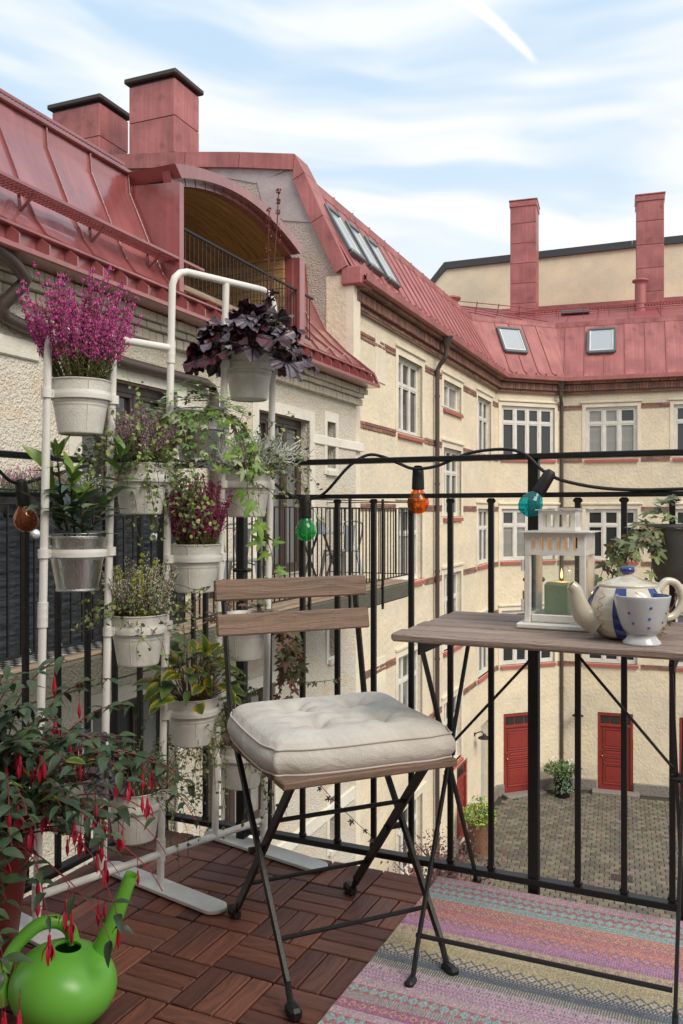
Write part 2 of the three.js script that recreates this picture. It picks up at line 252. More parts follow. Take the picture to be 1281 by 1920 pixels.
function win(F, group, s0, s1, y0, y1, cols, o = {}) {   // a window: frame with its panes and sill
  const d = o.depth ?? 0.14, fm = o.mat ?? M.frameW, w = s1 - s0, h = y1 - y0, bars = [], b = o.bar ?? 0.07, tr = o.transom ?? 0.3, z = 0;
  bars.push(at(cbox(w, b, 0.09, 0.006), w / 2, b / 2, z), at(cbox(w, b, 0.09, 0.006), w / 2, h - b / 2, z), at(cbox(b, h - 2 * b, 0.088, 0.006), b / 2, h / 2, z), at(cbox(b, h - 2 * b, 0.088, 0.006), w - b / 2, h / 2, z));
  const cw = (w - 2 * b) / cols, ty = tr ? h - b - (h - 2 * b) * tr : h - b, rows = tr ? [[b, ty - b * 0.4], [ty + b * 0.4, h - b]] : [[b, h - b]];
  if (tr) bars.push(at(cbox(w - 2 * b, b * 0.8, 0.10, 0.006), w / 2, ty, z));
  for (let c = 1; c < cols; c++) bars.push(at(cbox(b * 1.05, h - 2 * b, 0.104, 0.006), b + cw * c, h / 2, z));
  const panes = [], q = b * 0.5;
  for (let c = 0; c < cols; c++) for (const [a, e] of rows) {
    const x0 = b + cw * c + (c ? b * 0.5 : 0), x1 = b + cw * (c + 1) - (c < cols - 1 ? b * 0.5 : 0);
    bars.push(at(cbox(x1 - x0, q, 0.06, 0.004), (x0 + x1) / 2, a + q / 2, 0.012), at(cbox(x1 - x0, q, 0.06, 0.004), (x0 + x1) / 2, e - q / 2, 0.012), at(cbox(q, e - a - 2 * q, 0.058, 0.004), x0 + q / 2, (a + e) / 2, 0.012), at(cbox(q, e - a - 2 * q, 0.058, 0.004), x1 - q / 2, (a + e) / 2, 0.012));
    panes.push([x1 - x0 - 2 * q, e - a - 2 * q, (x0 + x1) / 2, (a + e) / 2]);
  }
  const f = piece(F, group, 'window', join(bars), fm, s0, y0, -d);
  const tone = pick([M.glass, M.glass, M.glassBlind, M.glassCurtain]);
  for (const [pw, ph, px, py] of panes) {
    const p = mesh('pane', new THREE.BoxGeometry(pw + 0.01, ph + 0.01, 0.006), o.glass ?? (rnd() < 0.85 ? tone : M.glass), f); p.position.set(px, py, 0.0);
    p.rotation.set(rr(-0.01, 0.01), rr(-0.015, 0.015), 0);
  }
  if (o.sill !== 0) { const s = mesh('sill', boxUV(new THREE.ExtrudeGeometry(poly([[0, 0], [d + 0.06, -0.045], [d + 0.06, -0.115], [d + 0.045, -0.115], [0, -0.02]]), { depth: w + 0.06, bevelEnabled: false }).rotateY(-Math.PI / 2)), o.sillMat ?? M.sillRed, f); s.position.set(w + 0.03, 0, 0); }
  return f;
}
const ring = (F, group, s0, s1, y0, y1, side, top, bot, mat, proud = 0.015, name = 'window_surround') => piece(F, group, name, slab(rect(s0 - side, s1 + side, y0 - bot, y1 + top), [[s0, s1, y0, y1]], 0.05), mat, 0, 0, proud);
function laid(group, list, mats, backing) {             // bricks: the nearest 300 one by one, the rest as one mass
  list.forEach(b => b.d = b.F.p(b.s, b.y, b.o).setY(0).length()); list.sort((a, b) => a.d - b.d);
  const cache = {};
  list.slice(0, 300).forEach(b => { const k = [b.w, b.h, b.t].join(); cache[k] ??= [0, 1, 2].map(() => cbox(b.w, b.h, b.t, 0.006)); piece(b.F, group, 'brick', pick(cache[k]), pick(mats), b.s, b.y + rr(-0.003, 0.003), b.o + rr(-0.006, 0.006)); });
  mats.forEach((m, i) => { const part = list.slice(300).filter((_, k) => k % mats.length === i); if (part.length) stuff(mesh('brickwork', join(part.map(b => { const p = b.F.p(b.s, b.y, b.o + rr(-0.006, 0.006)).sub(group.position); return pbox(b.w, b.h, b.t).rotateY(b.F.ry).translate(p.x, p.y, p.z); })), m, group)); });
}
function door(F, group, s0, s1, y0, y1, mat = M.doorRed) {
  const w = s1 - s0, h = y1 - y0, th = h - 0.36, d = piece(F, group, 'door', join([at(cbox(w, h - 0.03, 0.05, 0.004), w / 2, h / 2 - 0.015, -0.03), at(cbox(0.07, h, 0.09, 0.006), 0.035, h / 2, 0), at(cbox(0.07, h, 0.09, 0.006), w - 0.035, h / 2, 0), at(cbox(w - 0.14, 0.08, 0.088, 0.006), w / 2, h - 0.04, 0), at(cbox(w - 0.14, 0.07, 0.088, 0.006), w / 2, th, 0)]), mat, s0, y0, -0.06);
  [[0.22, 0.75], [0.80, 0.98], [1.03, 1.20], [1.26, th - 0.12]].forEach(([a, b]) => { const x0 = 0.16, x1 = w - 0.16, r = []; for (const y of [a, b]) r.push(at(cbox(x1 - x0, 0.035, 0.03, 0.008), w / 2, y, 0.005)); for (const x of [x0, x1]) r.push(at(cbox(0.03, b - a, 0.028, 0.008), x, (a + b) / 2, 0.005)); mesh('door_panel', join([at(cbox(x1 - x0 - 0.1, b - a - 0.1, 0.02, 0.006), w / 2, (a + b) / 2, -0.002), ...r]), mat, d); });
  for (let k = 0; k < 3; k++) { const pw = (w - 0.14) / 3, p = mesh('pane', new THREE.BoxGeometry(pw - 0.05, 0.2, 0.01), M.glass, d); p.position.set(0.07 + pw * (k + 0.5), th + 0.16, 0.01); }
  mesh('handle', join([at(new THREE.SphereGeometry(0.03, 10, 8), 0.12, 1.02, 0.05), rod(V(0.12, 1.16, -0.01), V(0.12, 1.16, 0.03), 0.022), rod(V(0.12, 1.02, -0.01), V(0.12, 1.02, 0.05), 0.012)]), M.brass, d);
  return d;
}
function chimney(F, group, s0, s1, o1, o0, y0, y1, cap, mat) {   // metal-clad stack in sheets
  const w = s1 - s0, d = o1 - o0, hs = [], n = Math.max(2, Math.round((y1 - y0) / 0.72));
  const c = piece(F, group, 'chimney', at(cbox(w - 0.02, y1 - y0, d - 0.02, 0.01), 0, (y1 - y0) / 2, 0), mat, (s0 + s1) / 2, y0, (o0 + o1) / 2);
  for (let i = 0; i < n; i++) { const h = (y1 - y0) / n; for (const [pw, px, pz, ry] of [[w, 0, d / 2, 0], [d, w / 2, 0, Math.PI / 2], [d, -w / 2, 0, -Math.PI / 2]]) { const p = mesh('metal_sheet', cbox(pw - 0.004, h - 0.012, 0.018, 0.006), mat, c); p.position.set(px, h * (i + 0.5), pz); p.rotation.set(rr(-0.008, 0.002), ry, rr(-0.004, 0.004)); } }
  const k = cap === 'dark' ? mesh('chimney_cap', join([at(cbox(w + 0.16, 0.10, d + 0.16, 0.02), 0, 0.10, 0), at(cbox(w - 0.04, 0.08, d - 0.04, 0.02), 0, 0.02, 0)]), M.cap, c) : mesh('chimney_cap', join([at(cbox(w + 0.07, 0.2, d + 0.07, 0.02), 0, -0.02, 0), at(cbox(w + 0.11, 0.05, d + 0.11, 0.015), 0, 0.10, 0)]), mat, c);
  k.position.y = y1 - y0; return c;
}
const pipeClamp = (pts, r, rest) => join([tube(pts, r, rest ?? 40, 10, false, 0.1)]);

// ---------- cream building round the court: D (left wing), C (canted corner), E (end wall), gable ----------
{
  const G = thing('apartment_building', 'cream stucco apartment building with red mansard roof, brick bands and white windows', 'building', V(4.38, GY, -24.4));
  const DL = 11.11, CL = 2.256, EL = 7.0, tDC = 0.4286, tCE = 0.350;
  const W1 = [2.62, 4.15], W2 = [5.75, 7.28], W3 = [8.93, 10.45];
  const rows = [[2.5, 3.98], [-0.43, 1.04], [-3.4, -1.86]];
  const dwin = [], add = (w, y) => dwin.push([...w, ...y]);
  for (const r of rows) { add(W1, r); add(W3, r); }
  add(W2, [3.33, 3.95]); add(W2, [0.85, 2.42]); add(W2, [-2.2, -0.47]); add(W2, [-4.95, -3.4]);
  add(W1, [-6.3, -4.9]);
  const portal = [9.3, 10.4, GY, -4.7], redSide = [6.9, 7.9, GY, -5.15];
  piece(FD, G, 'wall', slab(rect(0, DL, GY, 4.85), [...dwin, portal.map((v, i) => i === 2 ? GY + 0.002 : v), redSide.map((v, i) => i === 2 ? GY + 0.002 : v)], 0.35), M.dstucco);
  dwin.forEach(([a, b, c, d]) => { const small = d - c < 1; win(FD, G, a, b, c, d, small ? 2 : 3, { transom: small ? 0 : 0.34, bar: 0.06 }); ring(FD, G, a, b, c, d, 0.16, 0.14, 0.0, M.dsmooth); piece(FD, G, 'lintel', cbox(b - a + 0.34, 0.06, 0.06, 0.01), M.dsmooth, (a + b) / 2, d + 0.165, 0.025); });
  piece(FD, G, 'blind_panel', slab(rect(1.34, 1.87, 3.3, 4.15), [], 0.03), M.dsmooth, 0, 0, 0.02);
  piece(FD, G, 'blind_panel', slab(rect(1.34, 1.87, -3.0, -1.7), [], 0.03), M.dsmooth, 0, 0, 0.02);
  piece(FD, G, 'grey_door', cbox(1.1, 2.4, 0.08, 0.01), M.doorGrey, 9.85, -5.9, -0.22);
  door(FD, G, 6.92, 7.88, GY + 0.01, -5.17);
  // canted corner
  const cw = [0.17, 1.95];
  piece(FC, G, 'wall', slab(rect(0, CL, GY, 4.85), [...rows.map(r => [...cw, ...r]), [0.24, 1.36, GY + 0.002, -4.8]], 0.35), M.dstucco);
  rows.forEach(r => { win(FC, G, ...cw, ...r, 4, { depth: 0.1 }); piece(FC, G, 'lintel', cbox(2.05, 0.06, 0.06, 0.01), M.dsmooth, 1.1, r[1] + 0.15, 0.025); ring(FC, G, ...cw, ...r, 0.1, 0.1, 0, M.dsmooth); });
  door(FC, G, 0.25, 1.35, GY + 0.01, -4.82);
  // end wall
  const ew = [[0.63, 2.05], [3.02, 4.44], [5.4, 6.8]], ed = [[0.957, 1.936], [3.16, 4.14]];
  piece(FE, G, 'wall', slab(rect(0, EL, GY, 4.85), [...ew.flatMap(w => rows.map(r => [...w, ...r])), ...ed.map(e => [...e, GY + 0.002, -4.83])], 0.35), M.dstucco);
  ew.forEach(w => rows.forEach(r => { win(FE, G, ...w, ...r, 3, { depth: 0.1 }); ring(FE, G, ...w, ...r, 0.1, 0.1, 0, M.dsmooth); piece(FE, G, 'lintel', cbox(w[1] - w[0] + 0.3, 0.06, 0.06, 0.01), M.dsmooth, (w[0] + w[1]) / 2, r[1] + 0.15, 0.025); }));
  ed.forEach(e => door(FE, G, e[0] + 0.01, e[1] - 0.01, GY + 0.01, -4.84));
  for (const [F, s] of [[FC, 0.8], [FE, 1.45], [FE, 3.65]]) piece(F, G, 'door_step', cbox(1.3, 0.1, 0.34, 0.02), M.plinth, s, GY + 0.05, 0.22);
  // stone plinth
  for (const [F, a, b] of [[FD, 0.4, 6.9], [FD, 7.9, 9.28], [FD, 10.42, DL - 0.02], [FC, 0.02, 0.24], [FC, 1.36, CL - 0.02], [FE, 0.02, 0.95], [FE, 1.94, 3.15], [FE, 4.15, EL]]) piece(F, G, 'plinth', cbox(b - a, 0.34, 0.09, 0.02), M.plinth, (a + b) / 2, GY + 0.17, 0.03);
  // brick bands between the windows, at heads and sills, and the brick cornice
  const B = [];
  const band = (F, L, wins, y) => { const e = F === FD ? 0.17 : 0.1, cuts = wins.map(w => [w[0] - e, w[1] + e]); for (let c = 0; c < 2; c++) { const ends = [0.5 * (F === FD) + 0.01, ...cuts.flat(), L - 0.01]; for (let q = 0; q + 1 < ends.length; q += 2) for (let s = ends[q] - (c % 2) * 0.117; s < ends[q + 1] - 0.02; s += 0.235) { const a = Math.max(s, ends[q]), b = Math.min(s + 0.225, ends[q + 1]); if (b - a > 0.03) B.push({ F, s: (a + b) / 2, y: y + c * 0.07, o: 0.004, w: Math.round((b - a) * 50) / 50, h: 0.06, t: 0.04 }); } } };
  for (const y of [3.95, 2.42, 1.0, -0.56, -1.92, -3.5]) { band(FD, DL, [W1, W2, W3], y); band(FC, CL, [cw], y); band(FE, EL, ew, y); }
  for (const [F, a, b] of [[FD, 0.15, DL - 0.05], [FC, 0.05, CL - 0.05], [FE, 0.05, EL]]) {
    for (let s = a; s < b; s += 0.082) B.push({ F, s: s + 0.04, y: 4.54, o: 0.09, w: 0.072, h: 0.17, t: 0.14 });
    for (let s = a; s < b; s += 0.235) { B.push({ F, s: s + 0.11, y: 4.40, o: 0.045, w: 0.222, h: 0.066, t: 0.09 }); B.push({ F, s: s + 0.11, y: 4.68, o: 0.14, w: 0.222, h: 0.068, t: 0.24 }); }
    piece(F, G, 'cornice_core', pbox(b - a + 0.1, 0.40, 0.12), std([0.30, 0.20, 0.16], 0.95), (a + b) / 2, 4.545, 0.06 - 0.05);
  }
  laid(G, B, bricks);
  // roof: gutter board, flare and steep face, then the shallow top
  const steep = [[0.36, 4.80], [0.10, 4.97], [-0.78, 6.52]], curb = [[-0.76, 6.50], [-0.78, 6.66]], top = [[-0.78, 6.66], [-6.2, 8.35]];
  for (const [F, L, t0, t1, p, st] of [[FD, DL, 0, tDC, 0.52, 0.2], [FC, CL, tDC, tCE, 0.47, 0.25], [FE, EL, tCE, 0, 0.56, 0.3]]) {
    roofStrip(F, G, steep, F === FD ? 0.05 : 0, L, t0, t1, p, M.roofMat, true, st);
    roofStrip(F, G, curb, F === FD ? 0.05 : 0, L, t0, t1, 3, M.roofMat, false);
    roofStrip(F, G, F === FD ? [[-0.78, 6.66], [-3.2, 7.1]] : top, F === FD ? 0.05 : 0, L, t0, t1, 0.9, M.roofLow, true, 0.4);
    const a = F === FD ? 0 : 0.36 * t0, b = L - 0.36 * t1;
    piece(F, G, 'gutter_board', join([at(cbox(b - a, 0.13, 0.03, 0.008), (a + b) / 2, 4.78, 0.37), at(cbox(b - a, 0.02, 0.36, 0.005), (a + b) / 2, 4.725, 0.18)]), M.roofMat);
    for (let s = a + 0.3; s < b - 0.1; s += 0.33) piece(F, G, 'gutter_bracket', cbox(0.012, 0.12, 0.10, 0.003), M.roofMat, s, 4.84, 0.33);
  }
  const slope = Math.atan2(0.88, 1.55);
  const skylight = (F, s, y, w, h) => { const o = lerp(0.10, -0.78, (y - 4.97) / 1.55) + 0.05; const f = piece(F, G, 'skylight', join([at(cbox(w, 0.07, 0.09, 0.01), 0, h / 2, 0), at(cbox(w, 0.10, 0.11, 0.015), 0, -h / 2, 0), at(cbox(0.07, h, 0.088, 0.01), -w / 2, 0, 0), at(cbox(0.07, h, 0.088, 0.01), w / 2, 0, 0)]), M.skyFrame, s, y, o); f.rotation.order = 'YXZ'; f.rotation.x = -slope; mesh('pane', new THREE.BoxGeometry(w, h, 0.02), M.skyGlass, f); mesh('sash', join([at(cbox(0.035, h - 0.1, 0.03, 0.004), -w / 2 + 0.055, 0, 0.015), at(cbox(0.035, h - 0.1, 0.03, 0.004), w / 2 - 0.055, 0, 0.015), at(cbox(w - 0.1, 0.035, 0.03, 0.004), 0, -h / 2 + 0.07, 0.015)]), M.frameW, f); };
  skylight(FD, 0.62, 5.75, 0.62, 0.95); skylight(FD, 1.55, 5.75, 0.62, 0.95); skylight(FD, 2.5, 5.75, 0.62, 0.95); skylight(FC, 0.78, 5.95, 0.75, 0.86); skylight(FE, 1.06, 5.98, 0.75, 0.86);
  piece(FE, G, 'roof_hatch', cbox(0.9, 0.12, 0.25, 0.02), M.skyFrame, 0.2, 7.42, -2.9);
  // snow rail on the shallow roof
  for (const [F, a, b] of [[FE, -1.2, EL], [FC, -0.6, 2.6]]) { const o = -1.7, y = 7.05; piece(F, G, 'snow_rail', join([rod(V(a, y + 0.10, o), V(b, y + 0.10, o), 0.014), rod(V(a, y + 0.24, o), V(b, y + 0.24, o), 0.014)]), M.roofLow); for (let s = a + 0.2; s < b; s += 0.75) piece(F, G, 'snow_rail_post', bar(V(s, y - 0.08, o - 0.1), V(s, y + 0.27, o + 0.03), 0.012, 0.04), M.roofLow); }
  { const o = -3.1, y = 7.55, a = -3.4, b = EL, r = [at(cbox(b - a, 0.03, 0.02, 0.004), (a + b) / 2, y, o - 0.12), at(cbox(b - a, 0.03, 0.02, 0.004), (a + b) / 2, y, o + 0.12)]; for (let s = a; s < b; s += 0.09) r.push(at(pbox(0.02, 0.025, 0.24), s, y, o)); piece(FE, G, 'roof_walkway', join(r), M.roofLow); for (let s = a + 0.4; s < b; s += 1.3) piece(FE, G, 'walkway_leg', bar(V(s, y - 0.22, o - 0.05), V(s, y, o + 0.1), 0.015, 0.04), M.roofLow); }
  chimney(FE, G, -1.94, -1.10, -3.5, -4.5, 7.3, 11.35, 'red', M.roofMat);
  chimney(FE, G, 2.10, 2.92, -3.5, -4.5, 7.3, 11.1, 'red', M.roofMat);
  for (const [F, s, o, y, h] of [[FE, 2.2, -3.1, 7.4, 0.95], [FD, 12.1, -1.55, 6.6, 0.8]]) piece(F, G, 'roof_vent', lathe([[0.001, h + 0.08], [0.25, h], [0.25, h - 0.06], [0.17, h - 0.08], [0.17, h - 0.2], [0.17, 0], [0.19, -0.3]], 20), M.roofMat, s, y, o);
  // downpipes
  const hopper = s => lathe([[0.05, 0], [0.06, 0.06], [0.13, 0.26], [0.15, 0.28], [0.15, 0.31], [0.12, 0.31]], 18);
  for (const [F, s, y] of [[FD, 4.95, 4.46], [FE, -0.06, 4.44]]) {
    const dp = piece(F, G, 'downpipe', tube([V(s, y + 0.02, 0.30), V(s, y - 0.18, 0.28), V(s + 0.02, y - 0.36, 0.11), V(s + 0.02, y - 0.6, 0.09), V(s + 0.02, y - 4, 0.09), V(s + 0.02, GY + 0.2, 0.09)], 0.05, 90, 12, false, 0.15), M.pipeBrown);
    const hp = mesh('hopper', hopper(), M.pipeBrown, dp); hp.position.set(s, y - 0.02, 0.30);
    for (let yy = y - 1; yy > GY + 0.6; yy -= 1.9) { const c = mesh('pipe_clamp', at(new THREE.CylinderGeometry(0.058, 0.058, 0.05, 14), s + 0.02, yy, 0.09), M.pipeBrown, dp); }
  }
  // rough gable wall and its metal coping, chimneys behind it
  const gl = [[-6.2, GY], [0, GY], [0, 4.9], [-0.06, 4.98], [-0.95, 6.80], [-3.1, 7.22], [-6.2, 7.62]];
  piece(FG, G, 'gable_wall', slab(gl, [], 0.3), M.gstucco, 0, 0, -0.005);
  piece(FG, G, 'corner_pilaster', slab(rect(0.0, 0.14, GY, 4.75), [], 0.3), M.dsmooth, 0, 0, 0.0);
  piece(FG, G, 'cement_patch', slab([[-1.65, 6.62], [-0.98, 6.72], [-0.42, 5.75], [-1.45, 5.95]], [], 0.03), M.cement, 0, 0, 0.012);
  piece(FG, G, 'cement_patch', slab([[-2.6, 7.02], [-1.05, 6.74], [-1.68, 6.60], [-2.5, 6.86]], [], 0.03), M.cement, 0, 0, 0.010);
  const cope = [[-6.2, 7.74], [-4.6, 7.54], [-3.05, 7.34], [-1.95, 7.16], [-0.90, 6.96], [-0.72, 6.62], [-0.38, 5.86], [0.06, 4.98]];
  for (let i = 0; i + 1 < cope.length; i++) {
    const [x, y] = cope[i], [X, Y] = cope[i + 1], st = x > -0.95, n = st ? [-0.21, -0.10] : [-0.03, -0.26], k = 0.006, l = Math.hypot(X - x, Y - y), ux = (X - x) / l * k, uy = (Y - y) / l * k, e = x === -0.90 ? [-0.03, -0.26] : n;
    piece(FG, G, 'coping', slab([[x + ux, y + uy], [X - ux, Y - uy], [X - ux + n[0], Y - uy + n[1]], [x + ux + e[0], y + uy + e[1]]].reverse(), [], 0.5), M.roofMat, 0, 0, 0.07 + rr(0, 0.006));
  }
  piece(FG, G, 'coping_foot', cbox(0.36, 0.3, 0.5, 0.02), M.roofMat, 0.12, 4.82, -0.19);
  chimney(FG, G, -4.75, -3.73, -0.6, -1.44, 7.0, 9.1, 'dark', M.roofMat);
  chimney(FG, G, -6.62, -5.46, -0.6, -1.5, 7.0, 8.95, 'dark', M.roofMat);
  piece(FG, G, 'roof_deck', cbox(5.0, 0.1, 2.6, 0.01), M.roofMat, -3.9, 6.85, -1.7);
}
{ // house behind, only its gable wall above the roofs
  const G = thing('rear_house', 'pale yellow windowless wall with dark metal coping rising behind the red roofs', 'building', FE.p(0, GY, -6.3));
  piece(FE, G, 'wall', slab([[-5.6, GY], [9, GY], [9, 10.45], [-4.7, 10.2], [-5.4, 9.35]], [], 0.4), M.rearWall, 0, 0, -6.25);
  const c = [[9, 10.66], [2, 10.55], [-1.5, 10.46], [-4.72, 10.38], [-5.55, 9.42]];
  for (let i = 0; i + 1 < c.length; i++) { const [x, y] = c[i], [X, Y] = c[i + 1]; piece(FE, G, 'coping', slab([[x - 0.005, y], [X + 0.005, Y], [X + (i === 3 ? 0.17 : 0.06 * (i === 2)), Y - (i === 3 ? 0.10 : 0.25)], [x - 0.005 + (i === 3 ? 0.06 : 0), y - 0.25]], [], 0.6), M.darkCope, 0, 0, -6.15); }
  piece(FE, G, 'flashing', cbox(14, 0.16, 0.06, 0.01), M.roofMat, 1.7, 8.38, -6.2);
}
// ---------- roughcast house on the left (L), local x = minus distance from its far end ----------
{
  const G = thing('stucco_house', 'off-white roughcast house with glossy red metal roof and arched timber-lined dormer', 'building', FL.p(-5, GY, -1));
  const X0 = -12, ops = [[-3.35, -1.81, 0.1, 2.26], [-1.19, -0.86, 1.62, 2.32], [-6.75, -5.2, 0.6, 2.24], [-1.12, -0.80, -1.25, -0.42], [-2.46, -2.12, -0.66, -0.10], [-1.10, -0.78, -4.15, -3.4], [-4.3, -2.9, -3.1, -1.3], [-6.6, -5.2, -3.1, -0.9], [-3.2, -2.1, -5.6, -4.3]];
  piece(FL, G, 'wall', slab(rect(X0, 0, GY, 2.98), ops, 0.35), M.lstucco);
  piece(FL, G, 'end_wall', slab(rect(0, 0.35, GY, 2.98), [], 0.03), M.lstucco, 0, 0, -0.36);
  ops.forEach(([a, b, c, d], i) => { ring(FL, G, a, b, c, d, i === 0 || i === 2 ? 0.17 : 0.10, 0.15, i === 0 ? 0 : 0.1, M.lsmooth, 0.018); win(FL, G, a, b, c, d, b - a > 1 ? 3 : 1, { mat: M.frameB, depth: 0.17, transom: i === 0 || i === 2 ? 0.2 : 0, bar: b - a > 1 ? 0.09 : 0.04, sillMat: M.lsmooth, sill: i === 0 ? 0 : 1 }); });
  piece(FL, G, 'plaster_band', cbox(2.0, 0.14, 0.04, 0.01), M.lsmooth, -0.7, 2.12 - 1.0 + 0.9, 0.008);
  piece(FL, G, 'plaster_band', cbox(4.6, 0.16, 0.04, 0.01), M.lsmooth, -9.6, 2.31, 0.008);
  piece(FL, G, 'air_brick', cbox(0.14, 0.16, 0.02, 0.01), bricks[4], -7.85, 2.33, 0.03);
  piece(FL, G, 'plaster_band', cbox(9.0, 0.2, 0.05, 0.01), M.lsmooth, -4.6, -2.0 - 1.6, 0.012);
  const B = [];                                          // painted brick cornice in three steps
  for (const [y, o, h, w] of [[2.74, 0.03, 0.10, 0.115], [2.83, 0.06, 0.06, 0.23], [2.91, 0.09, 0.085, 0.115]]) for (let s = X0 + 3; s < 0.02; s += w + 0.008) B.push({ F: FL, s: s + w / 2, y, o, w, h, t: 0.08 + o });
  laid(G, B, paintedBrick);
  piece(FL, G, 'cornice_core', pbox(-X0, 0.28, 0.12), M.lsmooth, X0 / 2, 2.83, -0.03);
  // gutter board with upright brackets
  piece(FL, G, 'gutter_board', join([at(cbox(-X0 + 0.1, 0.055, 0.10, 0.012), X0 / 2, 2.985, 0.36), at(cbox(-X0 + 0.1, 0.02, 0.36, 0.004), X0 / 2, 2.97, 0.16), at(cbox(-X0 + 0.1, 0.22, 0.02, 0.004), X0 / 2, 3.09, 0.24)]), M.roof);
  for (let s = X0 + 0.4; s < 0; s += 0.335) piece(FL, G, 'gutter_bracket', boxUV(new THREE.ExtrudeGeometry(poly([[0.25, 2.99], [0.39, 2.99], [0.39, 3.10], [0.26, 3.20]]), { depth: 0.014, bevelEnabled: false }).rotateY(-Math.PI / 2)), M.roof, s, 0, 0);
  const low = [[0.30, 3.19], [0.14, 3.27], [0.02, 3.42]], high = [[0.02, 3.42], [-0.16, 3.78], [-0.41, 4.34], [-0.43, 4.56]];
  roofStrip(FL, G, low, X0, 0.02, 0, 0, 0.62, M.roof, true, 0.31);
  roofStrip(FL, G, high, X0, -5.42, 0, 0, 0.62, M.roof, true, 0.31);
  roofStrip(FL, G, [[0.02, 3.42], [-0.18, 3.58], [-0.55, 3.95], [-0.88, 4.60], [-0.93, 5.12]], -2.42, 0.02, 0, 0, 0.61, M.roof, true, 0);
  piece(FL, G, 'roof_edge', join([[0.39, 2.97, 0.30, 3.19], [0.30, 3.19, 0.02, 3.42], [0.02, 3.42, -0.18, 3.58], [-0.18, 3.58, -0.55, 3.95], [-0.55, 3.95, -0.88, 4.60], [-0.88, 4.60, -0.93, 5.12]].map(([a, b, c, d]) => bar(V(0.02, b, a), V(0.02, d, c), 0.06, 0.05))), M.roof);
  roofStrip(FL, G, [[-0.43, 4.56], [-3.6, 5.0]], X0, -5.42, 0, 0, 1.2, M.roof, false); roofStrip(FL, G, [[-0.93, 5.12], [-3.6, 5.3]], -2.42, 0, 0, 0, 1.2, M.roof, false); piece(FL, G, 'drip_edge', cbox(-X0, 0.03, 0.07, 0.008), M.roof, X0 / 2, 3.185, 0.285);
  piece(FL, G, 'ridge_trim', cbox(-X0 - 5.3, 0.05, 0.07, 0.012), M.roof, (X0 - 5.3) / 2, 4.57, -0.42);
  // walkway gratings: along the slope and along the top edge
  const grate = (s0, s1, y, o, w) => { const r = []; for (const k of [-1, 0, 1]) r.push(at(cbox(s1 - s0, 0.028, 0.008, 0.001), (s0 + s1) / 2, y, o + k * w / 2)); for (let s = s0; s < s1; s += 0.045) r.push(at(pbox(0.016, 0.02, w), s, y, o)); return join(r); };
  piece(FL, G, 'snow_walkway', grate(-9.6, -4.95, 3.60, 0.10, 0.19), M.roof);
  for (let s = -9.3; s < -4.9; s += 0.9) piece(FL, G, 'walkway_bracket', join([bar(V(s, 3.46, 0.0), V(s, 3.585, 0.16), 0.03, 0.012), bar(V(s, 3.46, 0.0), V(s, 3.60, -0.02), 0.03, 0.012), at(new THREE.SphereGeometry(0.022, 8, 6), s, 3.62, 0.0)]), M.roof);
  piece(FL, G, 'ridge_walkway', grate(-9.8, -5.5, 4.66, -0.52, 0.14), M.roof);
  // downpipe wandering below the cornice
  const dp = piece(FL, G, 'downpipe', tube([V(-8.6, 3.05, 0.34), V(-7.95, 2.92, 0.30), V(-7.72, 2.80, 0.26), V(-7.80, 2.60, 0.1), V(-7.76, 2.52, 0.08), V(-7.5, 2.48, 0.08), V(-6.2, 2.40, 0.08), V(-4.75, 2.40, 0.08)], 0.055, 70, 12, false, 0.2), M.pipeBrown);
  mesh('pipe_bend', tube([V(-4.75, 2.40, 0.08), V(-4.6, 2.38, 0.08), V(-4.55, 2.2, 0.08), V(-4.55, -3, 0.08), V(-4.55, GY, 0.08)], 0.055, 60, 12, false, 0.2), M.pipeBrown, dp);
  // arched dormer
  const a0 = -5.34, a1 = -2.58, mid = (a0 + a1) / 2, hw = (a1 - a0) / 2, base = 3.34, arch = (e, n = 20, spr = 4.40, rise = 0.25) => { const P = []; for (let i = 0; i <= n; i++) { const t = lerp(-1, 1, i / n); P.push([mid + t * (hw + e), spr + rise * (1 - t * t) + e * 0.9]); } return P; };
  const faceO = [...arch(0.135), [a1 + 0.09, 4.3], [a1 + 0.09, base], [a1, base], ...arch(0).reverse(), [a0, base], [a0 - 0.06, base], [a0 - 0.06, 4.3]];
  const dm = piece(FL, G, 'dormer', slab(faceO.reverse(), [], 0.10), M.roof, 0, 0, 0.10);
  { const o = arch(0.18), i = arch(0.06).reverse(); mesh('dormer_roof', boxUV(new THREE.ExtrudeGeometry(poly([...o, ...i]), { depth: 2.1, bevelEnabled: false }).translate(0, 0, -2.0)), M.roof, dm); }
  for (let k = 1; k < 14; k++) { const t = lerp(-1, 1, k / 14), x = mid + t * (hw + 0.05), y = 4.40 + 0.25 * (1 - t * t); mesh('rim_seam', cbox(0.010, 0.125, 0.008, 0.002), M.roof, dm, V(x, y + 0.06, 0.003)).rotation.z = Math.atan2(-0.5 * t, hw); }
  for (let k = 0; k < 15; k++) { const o = arch(0.045, 14), i = arch(0.015, 14).reverse(); mesh('ceiling_board', boxUV(new THREE.ExtrudeGeometry(poly([...o, ...i]), { depth: 0.094, bevelEnabled: false }).translate(0, 0, -0.2 - k * 0.1), rnd() * 3, rnd()), M.pine, dm); }
  for (let k = 0; k < 9; k++) { const y = base + 0.06 + k * 0.13; for (const x of [a0 + 0.02, a1 - 0.02]) mesh('side_board', cbox(0.03, 0.124, 1.5, 0.005), M.pine, dm, V(x, y, -0.85)); const t = 1.05; mesh('back_board', cbox(2 * hw - 0.06, 0.124, 0.03, 0.005), M.pine, dm, V(mid, y, -1.6)); }
  mesh('back_board', cbox(2 * hw - 0.5, 0.2, 0.03, 0.005), M.pine, dm, V(mid, 4.52, -1.6));
